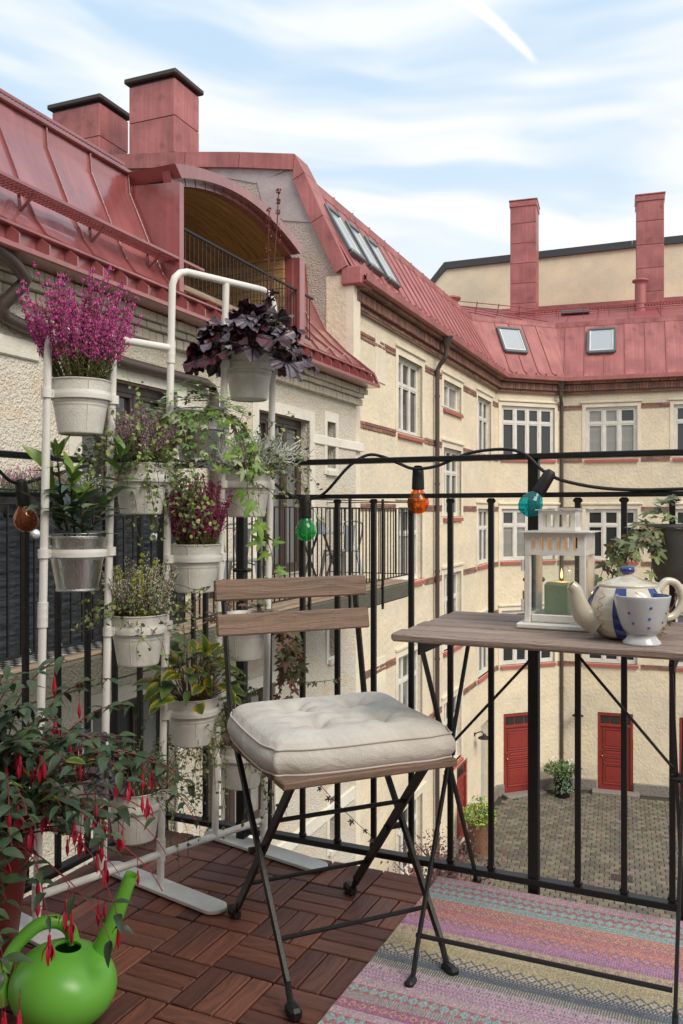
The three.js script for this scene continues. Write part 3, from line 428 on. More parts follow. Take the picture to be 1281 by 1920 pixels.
  const dw = mesh('terrace_door', join([at(cbox(1.7, 0.12, 0.08), 0, 0.95, 0), at(cbox(0.1, 1, 0.08), -0.8, 0.5, 0), at(cbox(0.1, 1, 0.08), 0.8, 0.5, 0), at(cbox(0.1, 1, 0.08), 0, 0.5, 0)]), M.darkCope, dm, V(mid - 0.35, base + 0.02, -1.54));
  for (const x of [-0.4, 0.4]) mesh('pane', new THREE.BoxGeometry(0.72, 0.9, 0.02), M.glass, dw, V(x, 0.45, 0));
  mesh('terrace_floor', cbox(2 * hw, 0.06, 1.7, 0.01), M.plankPale, dm, V(mid, base - 0.02, -0.75));
  { const bars = [at(cbox(3.3, 0.03, 0.03, 0.004), 0, 0.62, 0), at(cbox(3.3, 0.02, 0.02, 0.004), 0, 0.03, 0)]; const rl = mesh('terrace_railing', join(bars), M.blackMatt, dm, V(mid + 0.3, base + 0.0, 0.05)); for (let x = -1.6; x <= 1.6; x += 0.085) mesh('baluster', cbox(0.011, 0.58, 0.011, 0.002), M.blackMatt, rl, V(x, 0.325, 0)); }
  for (const [x, w] of [[a0 - 0.06, 0.08], [a1 + 0.12, 0.16]]) mesh('dormer_cheek', boxUV(new THREE.ExtrudeGeometry(poly([[0.10, base - 0.1], [0.10, 4.40], [-0.7, 4.46], [-0.7, 4.2], [-0.1, base - 0.1]]), { depth: w, bevelEnabled: false }).rotateY(-Math.PI / 2)), M.roof, dm, V(x + w / 2, 0, 0));
}

// ---------- neighbour's balcony on the roughcast house (local x: 0 at its far corner, minus towards us) ----------
{
  const G = thing('neighbour_balcony', 'neighbouring balcony with thin black railing, mossy concrete slab and pale plank floor', 'balcony', FN.p(-4, -0.3, -0.6));
  const N0 = -9.2, D = 1.34;
  piece(FN, G, 'slab', cbox(-N0, 0.22, D, 0.02), M.moss, N0 / 2, -0.17, -D / 2);
  for (let k = 0; k < 9; k++) piece(FN, G, 'floor_board', cbox(-N0, 0.025, 0.143, 0.004), M.plankPale, N0 / 2, -0.045, -0.08 - k * 0.147);
  piece(FN, G, 'top_rail', join([at(cbox(-N0, 0.012, 0.045, 0.003), N0 / 2, 1.09, 0), at(cbox(-N0, 0.012, 0.03, 0.003), N0 / 2, 1.0, 0), at(cbox(-N0, 0.014, 0.03, 0.003), N0 / 2, 0.05, 0)]), M.black);
  for (let s = 0; s > N0; s -= 0.115) piece(FN, G, 'baluster', cbox(0.013, 0.94, 0.013, 0.002), M.black, s, 0.525, 0);
  for (let s = 0; s > N0; s -= 1.15) piece(FN, G, 'post', join([cbox(0.032, 1.42, 0.032, 0.003), at(cbox(0.05, 0.14, 0.02, 0.003), 0, -0.68, 0.0)]), M.black, s, 0.41, 0.012);
  for (const y of [1.09, 1.0, 0.05]) piece(FN, G, 'end_rail', cbox(0.03, 0.013, D, 0.003), M.black, 0, y, -D / 2);
  for (let o = -0.1; o > -D; o -= 0.115) piece(FN, G, 'baluster', cbox(0.013, 0.94, 0.013, 0.002), M.black, 0, 0.525, o);
  // dark screen cloth tied inside the near stretch
  const g = new THREE.PlaneGeometry(3.35, 0.93, 90, 12), p = g.attributes.position; for (let i = 0; i < p.count; i++) p.setZ(i, 0.012 * Math.sin(p.getX(i) * 17) + 0.02 * (fbm(p.getX(i) * 3 + 9, p.getY(i) * 2 + 9, 64, 64, 3) - 0.5) + 0.01 * Math.sin(p.getX(i) * 5 + p.getY(i) * 4)); g.computeVertexNormals();
  const t = tag(mesh('screen_cloth', g, M.tarp), 'black screening cloth with metal eyelets tied to the neighbouring railing', 'screen'); t.position.copy(FN.p(-7.45, 0.49, -0.06)); t.rotation.y = FN.ry;
  for (let k = 0; k < 12; k++) for (const y of [0.43, -0.43]) mesh('eyelet', new THREE.TorusGeometry(0.011, 0.004, 6, 12), M.galv, t, V(-1.6 + k * 0.29, y, 0.028));
  // little bulbs behind the cloth
  const fl = thing('bulb_string', 'thin wire with small clear bulbs hung along the black screening cloth', 'string lights', FN.p(-6.5, 0.6, 0.05));
  const pts = []; for (let k = 0; k <= 12; k++) pts.push(FN.p(-8.6 + k * 0.32, 0.86 - (k % 3 ? 0.05 : 0), 0.05).sub(fl.position));
  mesh('wire', tube(pts, 0.004, 60, 5), M.blackMatt, fl);
  for (let k = 1; k < 12; k += 2) mesh('bulb', new THREE.SphereGeometry(0.034, 14, 10), phys([0.8, 0.82, 0.84], 0.08, { metalness: 0.6 }), fl, pts[k].clone().add(V(0, -0.05, 0)));
  // checked mat
  const check = tex(64, 64, (u, v, i, j) => ((i >> 3) + (j >> 3)) & 1 ? 0.03 : 0.8, true);
  const mat = tag(mesh('checked_mat', cbox(3.2, 0.006, 0.75, 0.002), std([0.9, 0.9, 0.9], 0.9, { map: rep(check, 0.4) })), 'black and white checked mat on the neighbouring balcony floor', 'mat'); mat.position.copy(FN.p(-7.4, -0.028, -0.45)); mat.rotation.y = FN.ry;
  // planter box of pink heather on its rail
  const pb = thing('heather_box', 'dark planter box of pale pink heather on the neighbouring railing', 'planter', FN.p(-7.3, 0.92, -0.12)); pb.rotation.y = FN.ry;
  mesh('box', cbox(1.0, 0.16, 0.18, 0.01), M.blackMatt, pb, V(0, 0.08, 0));
  const s = new Soup(); for (let i = 0; i < 900; i++) { const o = V(rr(-0.5, 0.5), 0.15, rr(-0.09, 0.09)), h = rr(0.06, 0.2) * (1 - Math.abs(o.x) * 0.6); s.stick(o, o.clone().add(V(rr(-0.05, 0.05), h, rr(-0.05, 0.05))), 0.002, 0.001, vary([0.1, 0.13, 0.05])); s.blob(o.clone().add(V(rr(-0.05, 0.05), h * rr(0.6, 1.1), rr(-0.05, 0.05))), 0.007, vary(o.x > 0.15 ? [0.45, 0.45, 0.40] : [0.42, 0.12, 0.30], 0.3)); }
  mesh('heather', s.geo, M.vegMatt, pb);
  // tin chairs and a folding table
  const chair = (pos, turn, label) => {
    const c = thing('metal_chair', label, 'chair', pos, turn, 'chairs on the neighbouring balcony');
    mesh('seat', cbox(0.36, 0.02, 0.36, 0.008), M.galv, c, V(0, 0.45, 0));
    mesh('backrest', boxUV(new THREE.ExtrudeGeometry(poly([[-0.06, 0.45], [0.06, 0.45], [0.10, 0.80], [-0.10, 0.80]]), { depth: 0.012, bevelEnabled: false }).translate(0, 0, -0.19)), M.galv, c);
    mesh('back_frame', tube([V(-0.17, 0.46, -0.16), V(-0.20, 0.70, -0.21), V(-0.15, 0.84, -0.24), V(0.15, 0.84, -0.24), V(0.20, 0.70, -0.21), V(0.17, 0.46, -0.16)], 0.012, 40, 8), M.galv, c);
    for (const x of [-1, 1]) for (const z of [-1, 1]) mesh('leg', bar(V(x * 0.155, 0.45, z * 0.155), V(x * 0.21, 0, z * 0.22), 0.045, 0.02), M.galv, c);
    mesh('apron', tube([V(-0.17, 0.30, 0.18), V(-0.12, 0.38, 0.175), V(0, 0.41, 0.17), V(0.12, 0.38, 0.175), V(0.17, 0.30, 0.18)], 0.01, 20, 6), M.galv, c);
  };
  chair(FN.p(-3.55, -0.03, -0.75), FN.ry + 2.0, 'galvanised metal chair with open back, standing alone on the neighbouring balcony');
  chair(FN.p(-1.0, -0.03, -0.65), FN.ry + 2.6, 'galvanised metal chair beside the folding table on the neighbouring balcony');
  const tb = thing('bistro_table', 'round folding table with crossed dark legs on the neighbouring balcony', 'table', FN.p(-1.75, -0.03, -0.62), FN.ry);
  mesh('tabletop', new THREE.CylinderGeometry(0.33, 0.33, 0.02, 28), M.galv, tb, V(0, 0.71, 0));
  for (const z of [-0.16, 0.16]) for (const k of [-1, 1]) mesh('leg', bar(V(-0.3 * k, 0.0, z), V(0.26 * k, 0.7, z), 0.03, 0.012, V(0, 0, 1)), M.pipeBrown, tb);
  for (const x of [-0.3, 0.3]) mesh('stretcher', rod(V(x, 0.02, -0.16), V(x, 0.02, 0.16), 0.008), M.pipeBrown, tb);
  const pp = thing('potted_herb', 'small herb in a grey zinc pot on the neighbouring folding table', 'plant', FN.p(-1.75, 0.69, -0.62));
  mesh('pot', lathe([[0.001, 0], [0.05, 0], [0.065, 0.12], [0.06, 0.12], [0.055, 0.1], [0.001, 0.1]], 18), M.galv, pp);
  const q = new Soup(); for (let i = 0; i < 90; i++) { const o = V(rr(-0.05, 0.05), 0.1, rr(-0.05, 0.05)); q.leaf(o.clone().add(V(0, rr(0, 0.08), 0)), rdir(1), rdir(1), rr(0.02, 0.04), 0.012, vary([0.16, 0.24, 0.06])); } mesh('leaves', q.geo, M.veg, pp);
}
// ---------- planting in the court ----------
function leafTree(name, label, pos, h, rad, col, nleaf, size, group) {
  const t = thing(name, label, 'tree', pos, 0, group), w = new Soup(), l = new Soup(), tips = [];
  w.curve([V(0, 0, 0), V(0.04 * h, h * 0.3, 0), V(0, h * 0.5, 0.02)], h * 0.03, h * 0.018, [0.10, 0.07, 0.05]);
  for (let i = 0; i < 26; i++) { const d = rdir(0.9), a = V(0, h * rr(0.28, 0.5), 0), P = path(a, d, 5, rad * 0.26, () => rdir(0.1).multiplyScalar(0.35)); w.curve(P, h * 0.012, h * 0.003, [0.10, 0.07, 0.05]); P.slice(2).forEach(p => tips.push(p)); }
  mesh('trunk', w.geo, M.vegMatt, t);
  for (let i = 0; i < nleaf; i++) { const p = pick(tips).clone().add(V(rr(-1, 1), rr(-1, 1), rr(-1, 1)).multiplyScalar(rad * 0.26)); l.leaf(p, rdir(-0.2), rdir(1.2), size * rr(0.7, 1.3), size * rr(0.4, 0.6), vary(pick(col), 0.3)); }
  mesh('crown', l.geo, M.veg, t); return t;
}
leafTree('garden_tree', 'bushy green tree growing below the corner of the balcony', V(-1.75, GY, -5.6), 6.6, 1.5, [[0.06, 0.13, 0.03], [0.09, 0.18, 0.04], [0.13, 0.24, 0.06]], 5200, 0.11);
leafTree('maple_tree', 'small purple-leaved maple in the court by the cream wall', V(1.7, GY, -15.3), 2.6, 1.0, [[0.11, 0.035, 0.05], [0.15, 0.05, 0.06], [0.20, 0.09, 0.08]], 2400, 0.07);
leafTree('maple_tree', 'lower purple-leaved maple in front of the taller one, far below the deck edge', V(1.9, GY, -13.4), 2.2, 0.9, [[0.11, 0.035, 0.05], [0.15, 0.05, 0.06]], 1800, 0.07);
{
  const pots = [[V(3.22, GY, -20.2), 0.21, 0.78, std([0.24, 0.13, 0.085], 0.9, { map: rep(roughC, 0.3) }), 'stained square terracotta planter with a leafy green shrub in the courtyard', [[0.20, 0.32, 0.05], [0.32, 0.42, 0.08]], 0], [V(6.25, GY, -24.35), 0.25, 0.72, M.blackMatt, 'black round planter with white flowers and trailing ivy in the courtyard corner', [[0.08, 0.15, 0.05], [0.13, 0.20, 0.07]], 1]];
  for (const [p, r, h, m, label, cols, white] of pots) {
    const t = thing('court_planter', label, 'planter', p, 0.3);
    mesh('pot', white ? lathe([[0.001, 0], [r * 0.8, 0], [r, h], [r * 0.9, h], [r * 0.85, h - 0.08], [0.001, h - 0.08]], 24) : (() => { const g = new THREE.CylinderGeometry(r * 1.4, r * 1.0, h, 4, 1).rotateY(Math.PI / 4).translate(0, h / 2, 0); return boxUV(g); })(), m, t);
    const s = new Soup(), f = new Soup();
    for (let i = 0; i < 700; i++) { const a = rr(0, 6.28), q = Math.sqrt(rnd()) * r * 2.0, y = h + rr(0, white ? 0.35 : 0.75) * (1 - q / (r * 3)); s.leaf(V(Math.cos(a) * q, y, Math.sin(a) * q), rdir(0.2), rdir(1), rr(0.06, 0.12), 0.05, vary(pick(cols), 0.3)); }
    if (white) { for (let i = 0; i < 260; i++) { const a = rr(-0.4, 3.5); s.leaf(V(Math.cos(a) * r * rr(1, 1.15), h - rr(0, 0.5), Math.sin(a) * r * rr(1, 1.15)), rdir(-1), V(Math.cos(a), 0.4, Math.sin(a)), 0.07, 0.05, vary([0.14, 0.2, 0.12], 0.3)); } for (let i = 0; i < 14; i++) f.blob(V(rr(-0.4, 0.4), h + rr(0.1, 0.42), rr(-0.3, 0.4)), 0.045, [0.8, 0.76, 0.74]); mesh('flowers', f.geo, M.vegMatt, t); }
    else for (let i = 0; i < 8; i++) s.stick(V(0, h - 0.1, 0), V(rr(-0.3, 0.3), h + 0.5, rr(-0.3, 0.3)), 0.012, 0.006, [0.1, 0.07, 0.04]);
    mesh('foliage', s.geo, M.veg, t);
  }
  { const d = thing('drain_cover', 'dark rectangular iron drain cover set in the courtyard setts', 'drain', V(6.15, GY + 0.036, -18.9), FE.ry); mesh('cover_frame', cbox(0.46, 0.02, 0.34, 0.006), M.cap, d); for (let k = 0; k < 6; k++) mesh('grate_bar', cbox(0.03, 0.02, 0.26, 0.004), M.pipeBrown, d, V(-0.16 + k * 0.064, 0.012, 0)); }
  for (const [F, s, y, l] of [[FE, 0.42, -4.85, 'black barn-style wall lamp beside the red door on the end wall'], [FD, 8.6, -4.75, 'black barn-style wall lamp above the planter on the side wall']]) {
    const t = thing('wall_lamp', l, 'lamp', F.p(s, y, 0), F.ry, 'courtyard wall lamps');
    mesh('arm', tube([V(0, 0, 0), V(0, 0.06, 0.10), V(0, 0.08, 0.2), V(0, 0, 0.26)], 0.015, 16, 6), M.blackMatt, t); mesh('shade', lathe([[0.03, 0.04], [0.05, 0], [0.16, -0.06], [0.165, -0.08]], 20), M.blackMatt, t, V(0, 0, 0.26)); mesh('back_plate', new THREE.CylinderGeometry(0.05, 0.05, 0.02, 14).rotateX(Math.PI / 2), M.blackMatt, t, V(0, 0, 0.01));
  }
}

// ---------- our balcony: local u along the courtyard rail from the corner, v inwards ----------
const TH = 24.7 * Math.PI / 180, FB = frame(-0.5375, -2.591, Math.cos(TH), Math.sin(TH));
{
  // own house wall behind the viewer, unseen, height set to shade the balcony
  const H = thing('own_house', 'plain roughcast house wall along the inner side of the balcony deck', 'building', FB.p(1.5, -0.2, 2.5));
  piece(FB, H, 'wall', slab(rect(-3, 7, -7.2, 3.3).map(([x, y]) => [-x, y]), [], 0.3).rotateY(Math.PI), M.lstucco, 0, 0, 2.42);
  const S = setting(mesh('balcony_slab', boxUV(new THREE.BoxGeometry(4.4, 0.14, 2.42)), M.cement)); S.position.copy(FB.p(2.12, -0.115, 1.215)); S.rotation.y = FB.ry;
  const deck = setting(new THREE.Group()); deck.name = 'deck_floor'; deck.position.copy(FB.p(-0.03, 0, 0.004)); deck.rotation.y = FB.ry; scene.add(deck);
  const c = 0.15, sl = [0, 1, 2, 3, 4, 5, 6, 7].map(() => cbox(0.1455, 0.014, 0.0455, 0.0022)), sv = [0, 1, 2, 3, 4, 5, 6, 7].map(() => { const g = cbox(0.1455, 0.014, 0.0455, 0.0022); return g.rotateY(Math.PI / 2); });
  const rest = [];
  for (let i = 0; i < 28; i++) for (let j = 0; j < 16; j++) for (let k = 0; k < 3; k++) {
    const along = (i + j + 1) % 2 === 0, x = (i + 0.5) * c, z = (j + 0.5) * c, d = (k - 1) * 0.0492, near = (i < 8 && j < 9) || (j === 0 && i < 18);
    const p = along ? V(x, -0.007 + rr(-0.0008, 0.0008), z + d) : V(x + d, -0.007 + rr(-0.0008, 0.0008), z), g = pick(along ? sl : sv);
    if (near) { const m = mesh('slat', g, pick(deckWood), deck, p); m.rotation.set(rr(-0.006, 0.006), rr(-0.004, 0.004), rr(-0.006, 0.006)); }
    else if (i < 22) rest.push(g.clone().translate(p.x, p.y, p.z));
  }
  stuff(mesh('slat_field', join(rest), deckWood[0], deck));
  mesh('tile_base', boxUV(new THREE.BoxGeometry(28 * c, 0.02, 16 * c)), M.base, deck, V(14 * c, -0.026, 8 * c));
  // small fallen bits
  const bits = new Soup(); for (let i = 0; i < 26; i++) bits.blob(V(rr(0.1, 1.3), 0.002, rr(0.1, 1.3)), rr(0.001, 0.0035), pick([[0.5, 0.45, 0.3], [0.06, 0.04, 0.02], [0.3, 0.25, 0.12]]), 0.6); stuff(mesh('leaf_litter', bits.geo, M.vegMatt, deck));
}
{ // railing
  const R = thing('balcony_railing', 'black iron balcony railing with square balusters and flat handrail', 'railing', FB.p(0, 0, 0), FB.ry);
  const U = 3.9, Wv = 2.38, rails = [[1.087, 0.042, 0.014], [0.992, 0.026, 0.012], [0.04, 0.03, 0.016]];
  for (const [y, w, h] of rails) { mesh(y > 1 ? 'handrail' : 'rail', cbox(U, h, w, 0.002), M.black, R, V(U / 2 - w / 2, y, 0)); mesh(y > 1 ? 'handrail' : 'rail', cbox(w, h, Wv, 0.002), M.black, R, V(-0.0, y - 0.0005, Wv / 2 + w / 2 + 0.001)); }
  const bl = cbox(0.0135, 0.938, 0.0135, 0.0012), post = join([cbox(0.026, 1.36, 0.026, 0.002), at(cbox(0.05, 0.012, 0.03, 0.004), 0, 0.38, 0)]);
  for (let k = 1; k < 33; k++) { const u = 0.0455 + 0.1068 * k; if (k === 2 || k === 10 || k === 18 || k === 26) mesh('post', post, M.black, R, V(u + (k === 2 ? 0.015 : 0), 0.403, -0.004)); else { mesh('baluster', bl, M.black, R, V(u, 0.516, 0)); mesh('weld', join([0.978, 0.055].map(y => at(cbox(0.022, 0.012, 0.014, 0.004), u, y, 0))), M.black, R); } }
  for (let k = 1; k < 21; k++) mesh('baluster', bl, M.black, R, V(0, 0.516, 0.11 * k));
  mesh('corner_post', cbox(0.026, 1.36, 0.026, 0.002), M.black, R, V(0, 0.403, 0));
}
{ // festoon lights: cable, sockets and coloured globes
  const L = thing('festoon_lights', 'black cable festoon with orange, copper, green and turquoise glass bulbs draped over the railing', 'string lights', FB.p(0.6, 1, 0.03));
  const P = (u, y, v) => FB.p(u, y, v).sub(L.position), at2 = (x, y, z) => V(x, y, z).sub(L.position);
  const cable = [P(-0.02, 1.12, 1.0), P(-0.01, 1.105, 0.78), P(0.03, 1.055, 0.68), P(0.035, 1.018, 0.61), P(0.02, 1.05, 0.45), P(0.01, 1.10, 0.2), P(0.03, 1.105, 0.02), P(0.15, 1.09, 0.02), P(0.35, 1.05, 0.022), P(0.44, 1.00, 0.024), P(0.495, 0.985, 0.025), P(0.55, 1.0, 0.024), P(0.62, 1.07, 0.02), P(0.665, 1.102, 0.0), P(0.71, 1.098, 0.0), P(0.77, 1.075, 0.02), P(0.81, 1.062, 0.025), P(0.87, 1.068, 0.02), P(0.95, 1.1, -0.0), P(1.04, 1.107, 0.0), P(1.10, 1.09, 0.03), P(1.15, 1.045, 0.034), P(1.21, 1.02, 0.034), P(1.32, 1.003, 0.02), P(1.5, 1.004, 0.01), P(1.9, 1.02, 0.02)];
  mesh('cable', tube(cable, 0.0042, 260, 7), M.blackMatt, L);
  const glow = { copper: [0.55, 0.17, 0.06], green: [0.10, 0.75, 0.28], orange: [0.95, 0.32, 0.04], turquoise: [0.03, 0.62, 0.68] };
  const bulbs = [['copper', P(0.036, 1.028, 0.602), 0.12, 0.05], ['green', P(0.497, 0.997, 0.028), 0, 0], ['orange', P(0.812, 1.072, 0.0), 0, 0], ['turquoise', P(1.165, 1.050, 0.034), -0.55, 0.05]];
  for (const [c, p, tilt, tx] of bulbs) {
    const s = mesh('socket', lathe([[0.001, 0.0], [0.009, -0.001], [0.0145, -0.008], [0.0155, -0.03], [0.0165, -0.062], [0.013, -0.064]], 20), M.blackMatt, L, p); s.rotation.set(tx, FB.ry * 0, tilt);
    mesh('globe', lathe([[0.0125, -0.058], [0.0135, -0.066], [0.020, -0.074], [0.0265, -0.085], [0.029, -0.098], [0.0265, -0.111], [0.019, -0.121], [0.009, -0.126], [0.0001, -0.127]], 28), phys(glow[c], 0.02, { transmission: 0.85, thickness: 0, ior: 1.45, metalness: c === 'copper' ? 0.25 : 0 }), s);
    mesh('filament', join([rod(V(0, -0.062, 0), V(0, -0.10, 0), 0.002), at(new THREE.TorusGeometry(0.008, 0.0012, 6, 16), 0, -0.102, 0)]), std([0.2, 0.2, 0.18], 0.4), s);
  }
}
{ // plant rack of bent tube on three foot plates
  const A = V(-0.219, 0, -2.405), Bp = V(-0.456, 0, -2.167), C = V(-0.683, 0, -1.928);
  const R = thing('plant_rack', 'white tubular plant rack with two stepped panels on flat foot plates', 'plant stand', Bp);
  const lean = y => V(0.020 * y, 0, 0), Q = (p, y) => p.clone().setY(y).add(lean(y)).sub(Bp), mid = (p, q) => p.clone().add(q).multiplyScalar(0.5), r = 0.0092;
  const loop = (p, q, h, tail) => { const d = q.clone().sub(p).setY(0).normalize(), P = [Q(p, 0.012), Q(p, h - 0.05)]; for (let k = 1; k <= 5; k++) { const a = k / 5 * Math.PI / 2; P.push(Q(p.clone().addScaledVector(d, 0.045 * (1 - Math.cos(a))), h - 0.045 + 0.045 * Math.sin(a))); } if (tail) { for (let k = 0; k <= 5; k++) { const a = k / 5 * Math.PI / 2; P.push(Q(q.clone().addScaledVector(d, -0.045 * (1 - Math.sin(a))), h - 0.045 + 0.045 * Math.cos(a))); } P.push(Q(q, 0.012)); } else P.push(Q(q, h)); return tube(P, r, 160, 12, false, 0.05); };
  mesh('frame_tube', loop(Bp, A, 1.562, true), M.white, R); mesh('frame_tube', loop(C, Bp, 1.362, false), M.white, R);
  for (const [p, q, h] of [[Bp, A, 1.555], [C, Bp, 1.355]]) { mesh('upright', rod(Q(mid(p, q), 0.085), Q(mid(p, q), h), r, r, 14), M.white, R); mesh('lower_rail', rod(Q(p, 0.09), Q(q, 0.09), r, r, 14), M.white, R); }
  for (const [p, y] of [[Bp, 1.352], [Bp, 0.10], [A, 0.09], [C, 0.09], [Bp, 1.17], [C, 0.72], [A, 1.1], [Bp, 0.62]]) mesh('sleeve', rod(Q(p, y - 0.028), Q(p, y + 0.028), r + 0.0022, r + 0.0022, 16), M.white, R);
  const pd = V(0.795, 0, 0.606), sh = new THREE.Shape(); sh.absarc(0.19, 0, 0.03, -Math.PI / 2, Math.PI / 2); sh.absarc(-0.19, 0, 0.03, Math.PI / 2, Math.PI * 1.5); sh.closePath();
  const pg = new THREE.ExtrudeGeometry(sh, { depth: 0.006, bevelEnabled: true, bevelSize: 0.0015, bevelThickness: 0.0015, bevelSegments: 2, curveSegments: 10 }).rotateX(-Math.PI / 2);
  for (const p of [A, Bp, C]) { const f = mesh('foot_plate', boxUV(pg.clone()), M.white, R, Q(p, 0.006)); f.rotation.y = Math.atan2(-pd.z, pd.x); for (const x of [-0.18, 0.18]) mesh('foot_pad', new THREE.CylinderGeometry(0.012, 0.012, 0.006, 12), M.white, f, V(x, -0.003, 0)); }
}

// ---------- leaves ----------
const veinT = tex(64, 128, (u, v) => { const a = Math.abs(u - 0.5) * 2, mid = smooth(0.10, 0.02, a), side = smooth(0.10, 0.0, Math.abs(((v * 7 - a * 1.4) % 1 + 1) % 1 - 0.5)) * 0.5, n = fbm(u * 6, v * 8, 6, 8, 3); const k = 0.78 + 0.22 * n + 0.22 * mid + 0.10 * side; return [k, k, k * 0.96]; }, true);
const yellowT = tex(64, 128, (u, v) => { const a = Math.abs(u - 0.5) * 2, n = fbm(u * 5, v * 6, 5, 6, 3), t = smooth(0.25, 0.95, a + (n - 0.5) * 0.9); return [lerp(0.30, 0.72, t), lerp(0.42, 0.66, t), lerp(0.10, 0.12, t)]; }, true);
const heuchT = tex(128, 128, (u, v) => { const x = u - 0.5, y = v - 0.06, a = Math.atan2(x, y), r = Math.hypot(x, y), ve = smooth(0.055, 0.0, Math.abs(((a / 0.42 + 0.5) % 1 + 1) % 1 - 0.5) * r * 1.2), n = fbm(u * 12, v * 12, 12, 12, 3); const k = lerp(0.5 + 0.35 * n, 0.16, ve); return [k, k * 0.97, k]; }, true);
function leafGeo(W, curl, fold, wave = 0, tip = 1.5, n = 7) {   // unit length along +z, face up
  const P = [], uv = [], I = [];
  for (let i = 0; i <= n; i++) { const t = i / n, w = W / 2 * Math.pow(Math.sin(Math.PI * Math.pow(t * 0.97 + 0.015, 0.72)), tip * 0.62), y = -curl * t * t + 0.04 * Math.sin(t * 3); for (const s of [-1, 0, 1]) { P.push(s * w, y + (s ? fold * w + wave * Math.sin(t * 15 + s) * w : 0), t); uv.push(0.5 + s * 0.5, t); } }
  for (let i = 0; i < n; i++) for (let k = 0; k < 2; k++) { const a = i * 3 + k; I.push(a, a + 3, a + 1, a + 1, a + 3, a + 4); }
  const g = new THREE.BufferGeometry(); g.setAttribute('position', new THREE.Float32BufferAttribute(P, 3)); g.setAttribute('uv', new THREE.Float32BufferAttribute(uv, 2)); g.setIndex(I); g.computeVertexNormals(); return g;
}
function lobeGeo(rad, cup, ruffle, n = 30) {            // outline given in polar form round the stalk end; unit size
  const P = [0, 0, 0.12], uv = [0.5, 0.12], I = [], ph = rnd() * 6;
  for (let q = 1; q <= 3; q++) for (let i = 0; i <= n; i++) { const a = lerp(-2.75, 2.75, i / n), r = rad(a) * q / 3, x = Math.sin(a) * r, z = 0.12 + Math.cos(a) * r, e = q / 3; P.push(x, -cup * (x * x + z * z) * 0.7 + ruffle * e * e * (Math.sin(a * 5 + ph) + 0.5 * Math.sin(a * 11)), z); uv.push(0.5 + x * 0.5, clamp(z * 0.5 + 0.06)); }
  for (let i = 0; i < n; i++) { I.push(0, 1 + i, 2 + i); for (let q = 0; q < 2; q++) { const a = 1 + q * (n + 1) + i, b = a + n + 1; I.push(a, b, a + 1, a + 1, b, b + 1); } }
  const g = new THREE.BufferGeometry(); g.setAttribute('position', new THREE.Float32BufferAttribute(P, 3)); g.setAttribute('uv', new THREE.Float32BufferAttribute(uv, 2)); g.setIndex(I); g.computeVertexNormals(); return g;
}
const ivyR = a => { const c = [0, 0.95, -0.95, 1.9, -1.9], l = [1, 0.78, 0.78, 0.5, 0.5]; let r = 0.34; c.forEach((k, i) => { const d = Math.abs(a - k); r = Math.max(r, l[i] * clamp(1 - d * 1.35, 0.0, 1) + 0.0); }); return r * 0.9; };
const IVY = [0, 1, 2].map(() => lobeGeo(ivyR, rr(0.1, 0.35), 0.02, 40)), HEU = [0, 1, 2, 3].map(() => lobeGeo(a => 0.56 * (1 + 0.10 * Math.cos(a * 7.2) + 0.05 * Math.cos(a * 21)) * (1 - 0.1 * Math.abs(a) / 2.7), rr(0.05, 0.4), 0.10, 44));
const LAUREL = [leafGeo(0.36, 0.10, 0.25, 0.08), leafGeo(0.32, 0.2, 0.35, 0.05), leafGeo(0.34, -0.05, 0.2, 0.1)], OVATE = [leafGeo(0.62, 0.25, 0.15, 0.05, 1.2), leafGeo(0.55, 0.45, 0.3, 0.04, 1.2), leafGeo(0.6, 0.1, 0.1, 0.08, 1.2)], FUCH = [leafGeo(0.48, 0.3, 0.2, 0.04, 1.4), leafGeo(0.42, 0.5, 0.3, 0.05, 1.4), leafGeo(0.5, 0.15, 0.12, 0.03, 1.4)];
const leafMat = (c, r = 0.5, map = veinT) => phys(c, r, { map, transmission: 0.12, thickness: 0 });
const plainLeaf = (c, r = 0.5, map = veinT) => std(c, r, { map });
const ML = {
  ivy: [[0.13, 0.24, 0.06], [0.095, 0.19, 0.055], [0.19, 0.32, 0.08], [0.34, 0.42, 0.24]].map(c => plainLeaf(c, 0.5)), ivyLime: [[0.20, 0.33, 0.04], [0.15, 0.27, 0.04]].map(c => leafMat(c, 0.5)), ivyRust: [[0.10, 0.10, 0.045], [0.19, 0.09, 0.06], [0.13, 0.13, 0.05], [0.25, 0.12, 0.08]].map(c => plainLeaf(c, 0.55)), ivyGrey: [[0.15, 0.2, 0.06], [0.2, 0.25, 0.1], [0.1, 0.13, 0.06], [0.22, 0.17, 0.08]].map(c => plainLeaf(c, 0.5)),
  laurel: [[0.11, 0.19, 0.10], [0.14, 0.24, 0.11], [0.085, 0.15, 0.09]].map(c => plainLeaf(c, 0.34)), laurelNew: [[0.22, 0.36, 0.06], [0.17, 0.30, 0.06]].map(c => leafMat(c, 0.4)),
  heu: [[0.26, 0.20, 0.26], [0.34, 0.29, 0.35], [0.22, 0.07, 0.12], [0.40, 0.38, 0.42]].map(c => plainLeaf(c, 0.36, heuchT)), heuRed: [[0.16, 0.022, 0.045], [0.21, 0.03, 0.06]].map(c => leafMat(c, 0.45, heuchT)), heuGrey: [[0.20, 0.18, 0.22], [0.13, 0.105, 0.14]].map(c => plainLeaf(c, 0.5, heuchT)),
  yel: [plainLeaf([0.75, 0.75, 0.75], 0.5, yellowT), plainLeaf([0.5, 0.62, 0.5], 0.5, yellowT), plainLeaf([0.10, 0.17, 0.05], 0.5), plainLeaf([0.85, 0.68, 0.5], 0.5, yellowT)], fuch: [[0.07, 0.12, 0.06], [0.055, 0.10, 0.055], [0.09, 0.15, 0.065], [0.045, 0.08, 0.04]].map(c => plainLeaf(c, 0.42)),
};
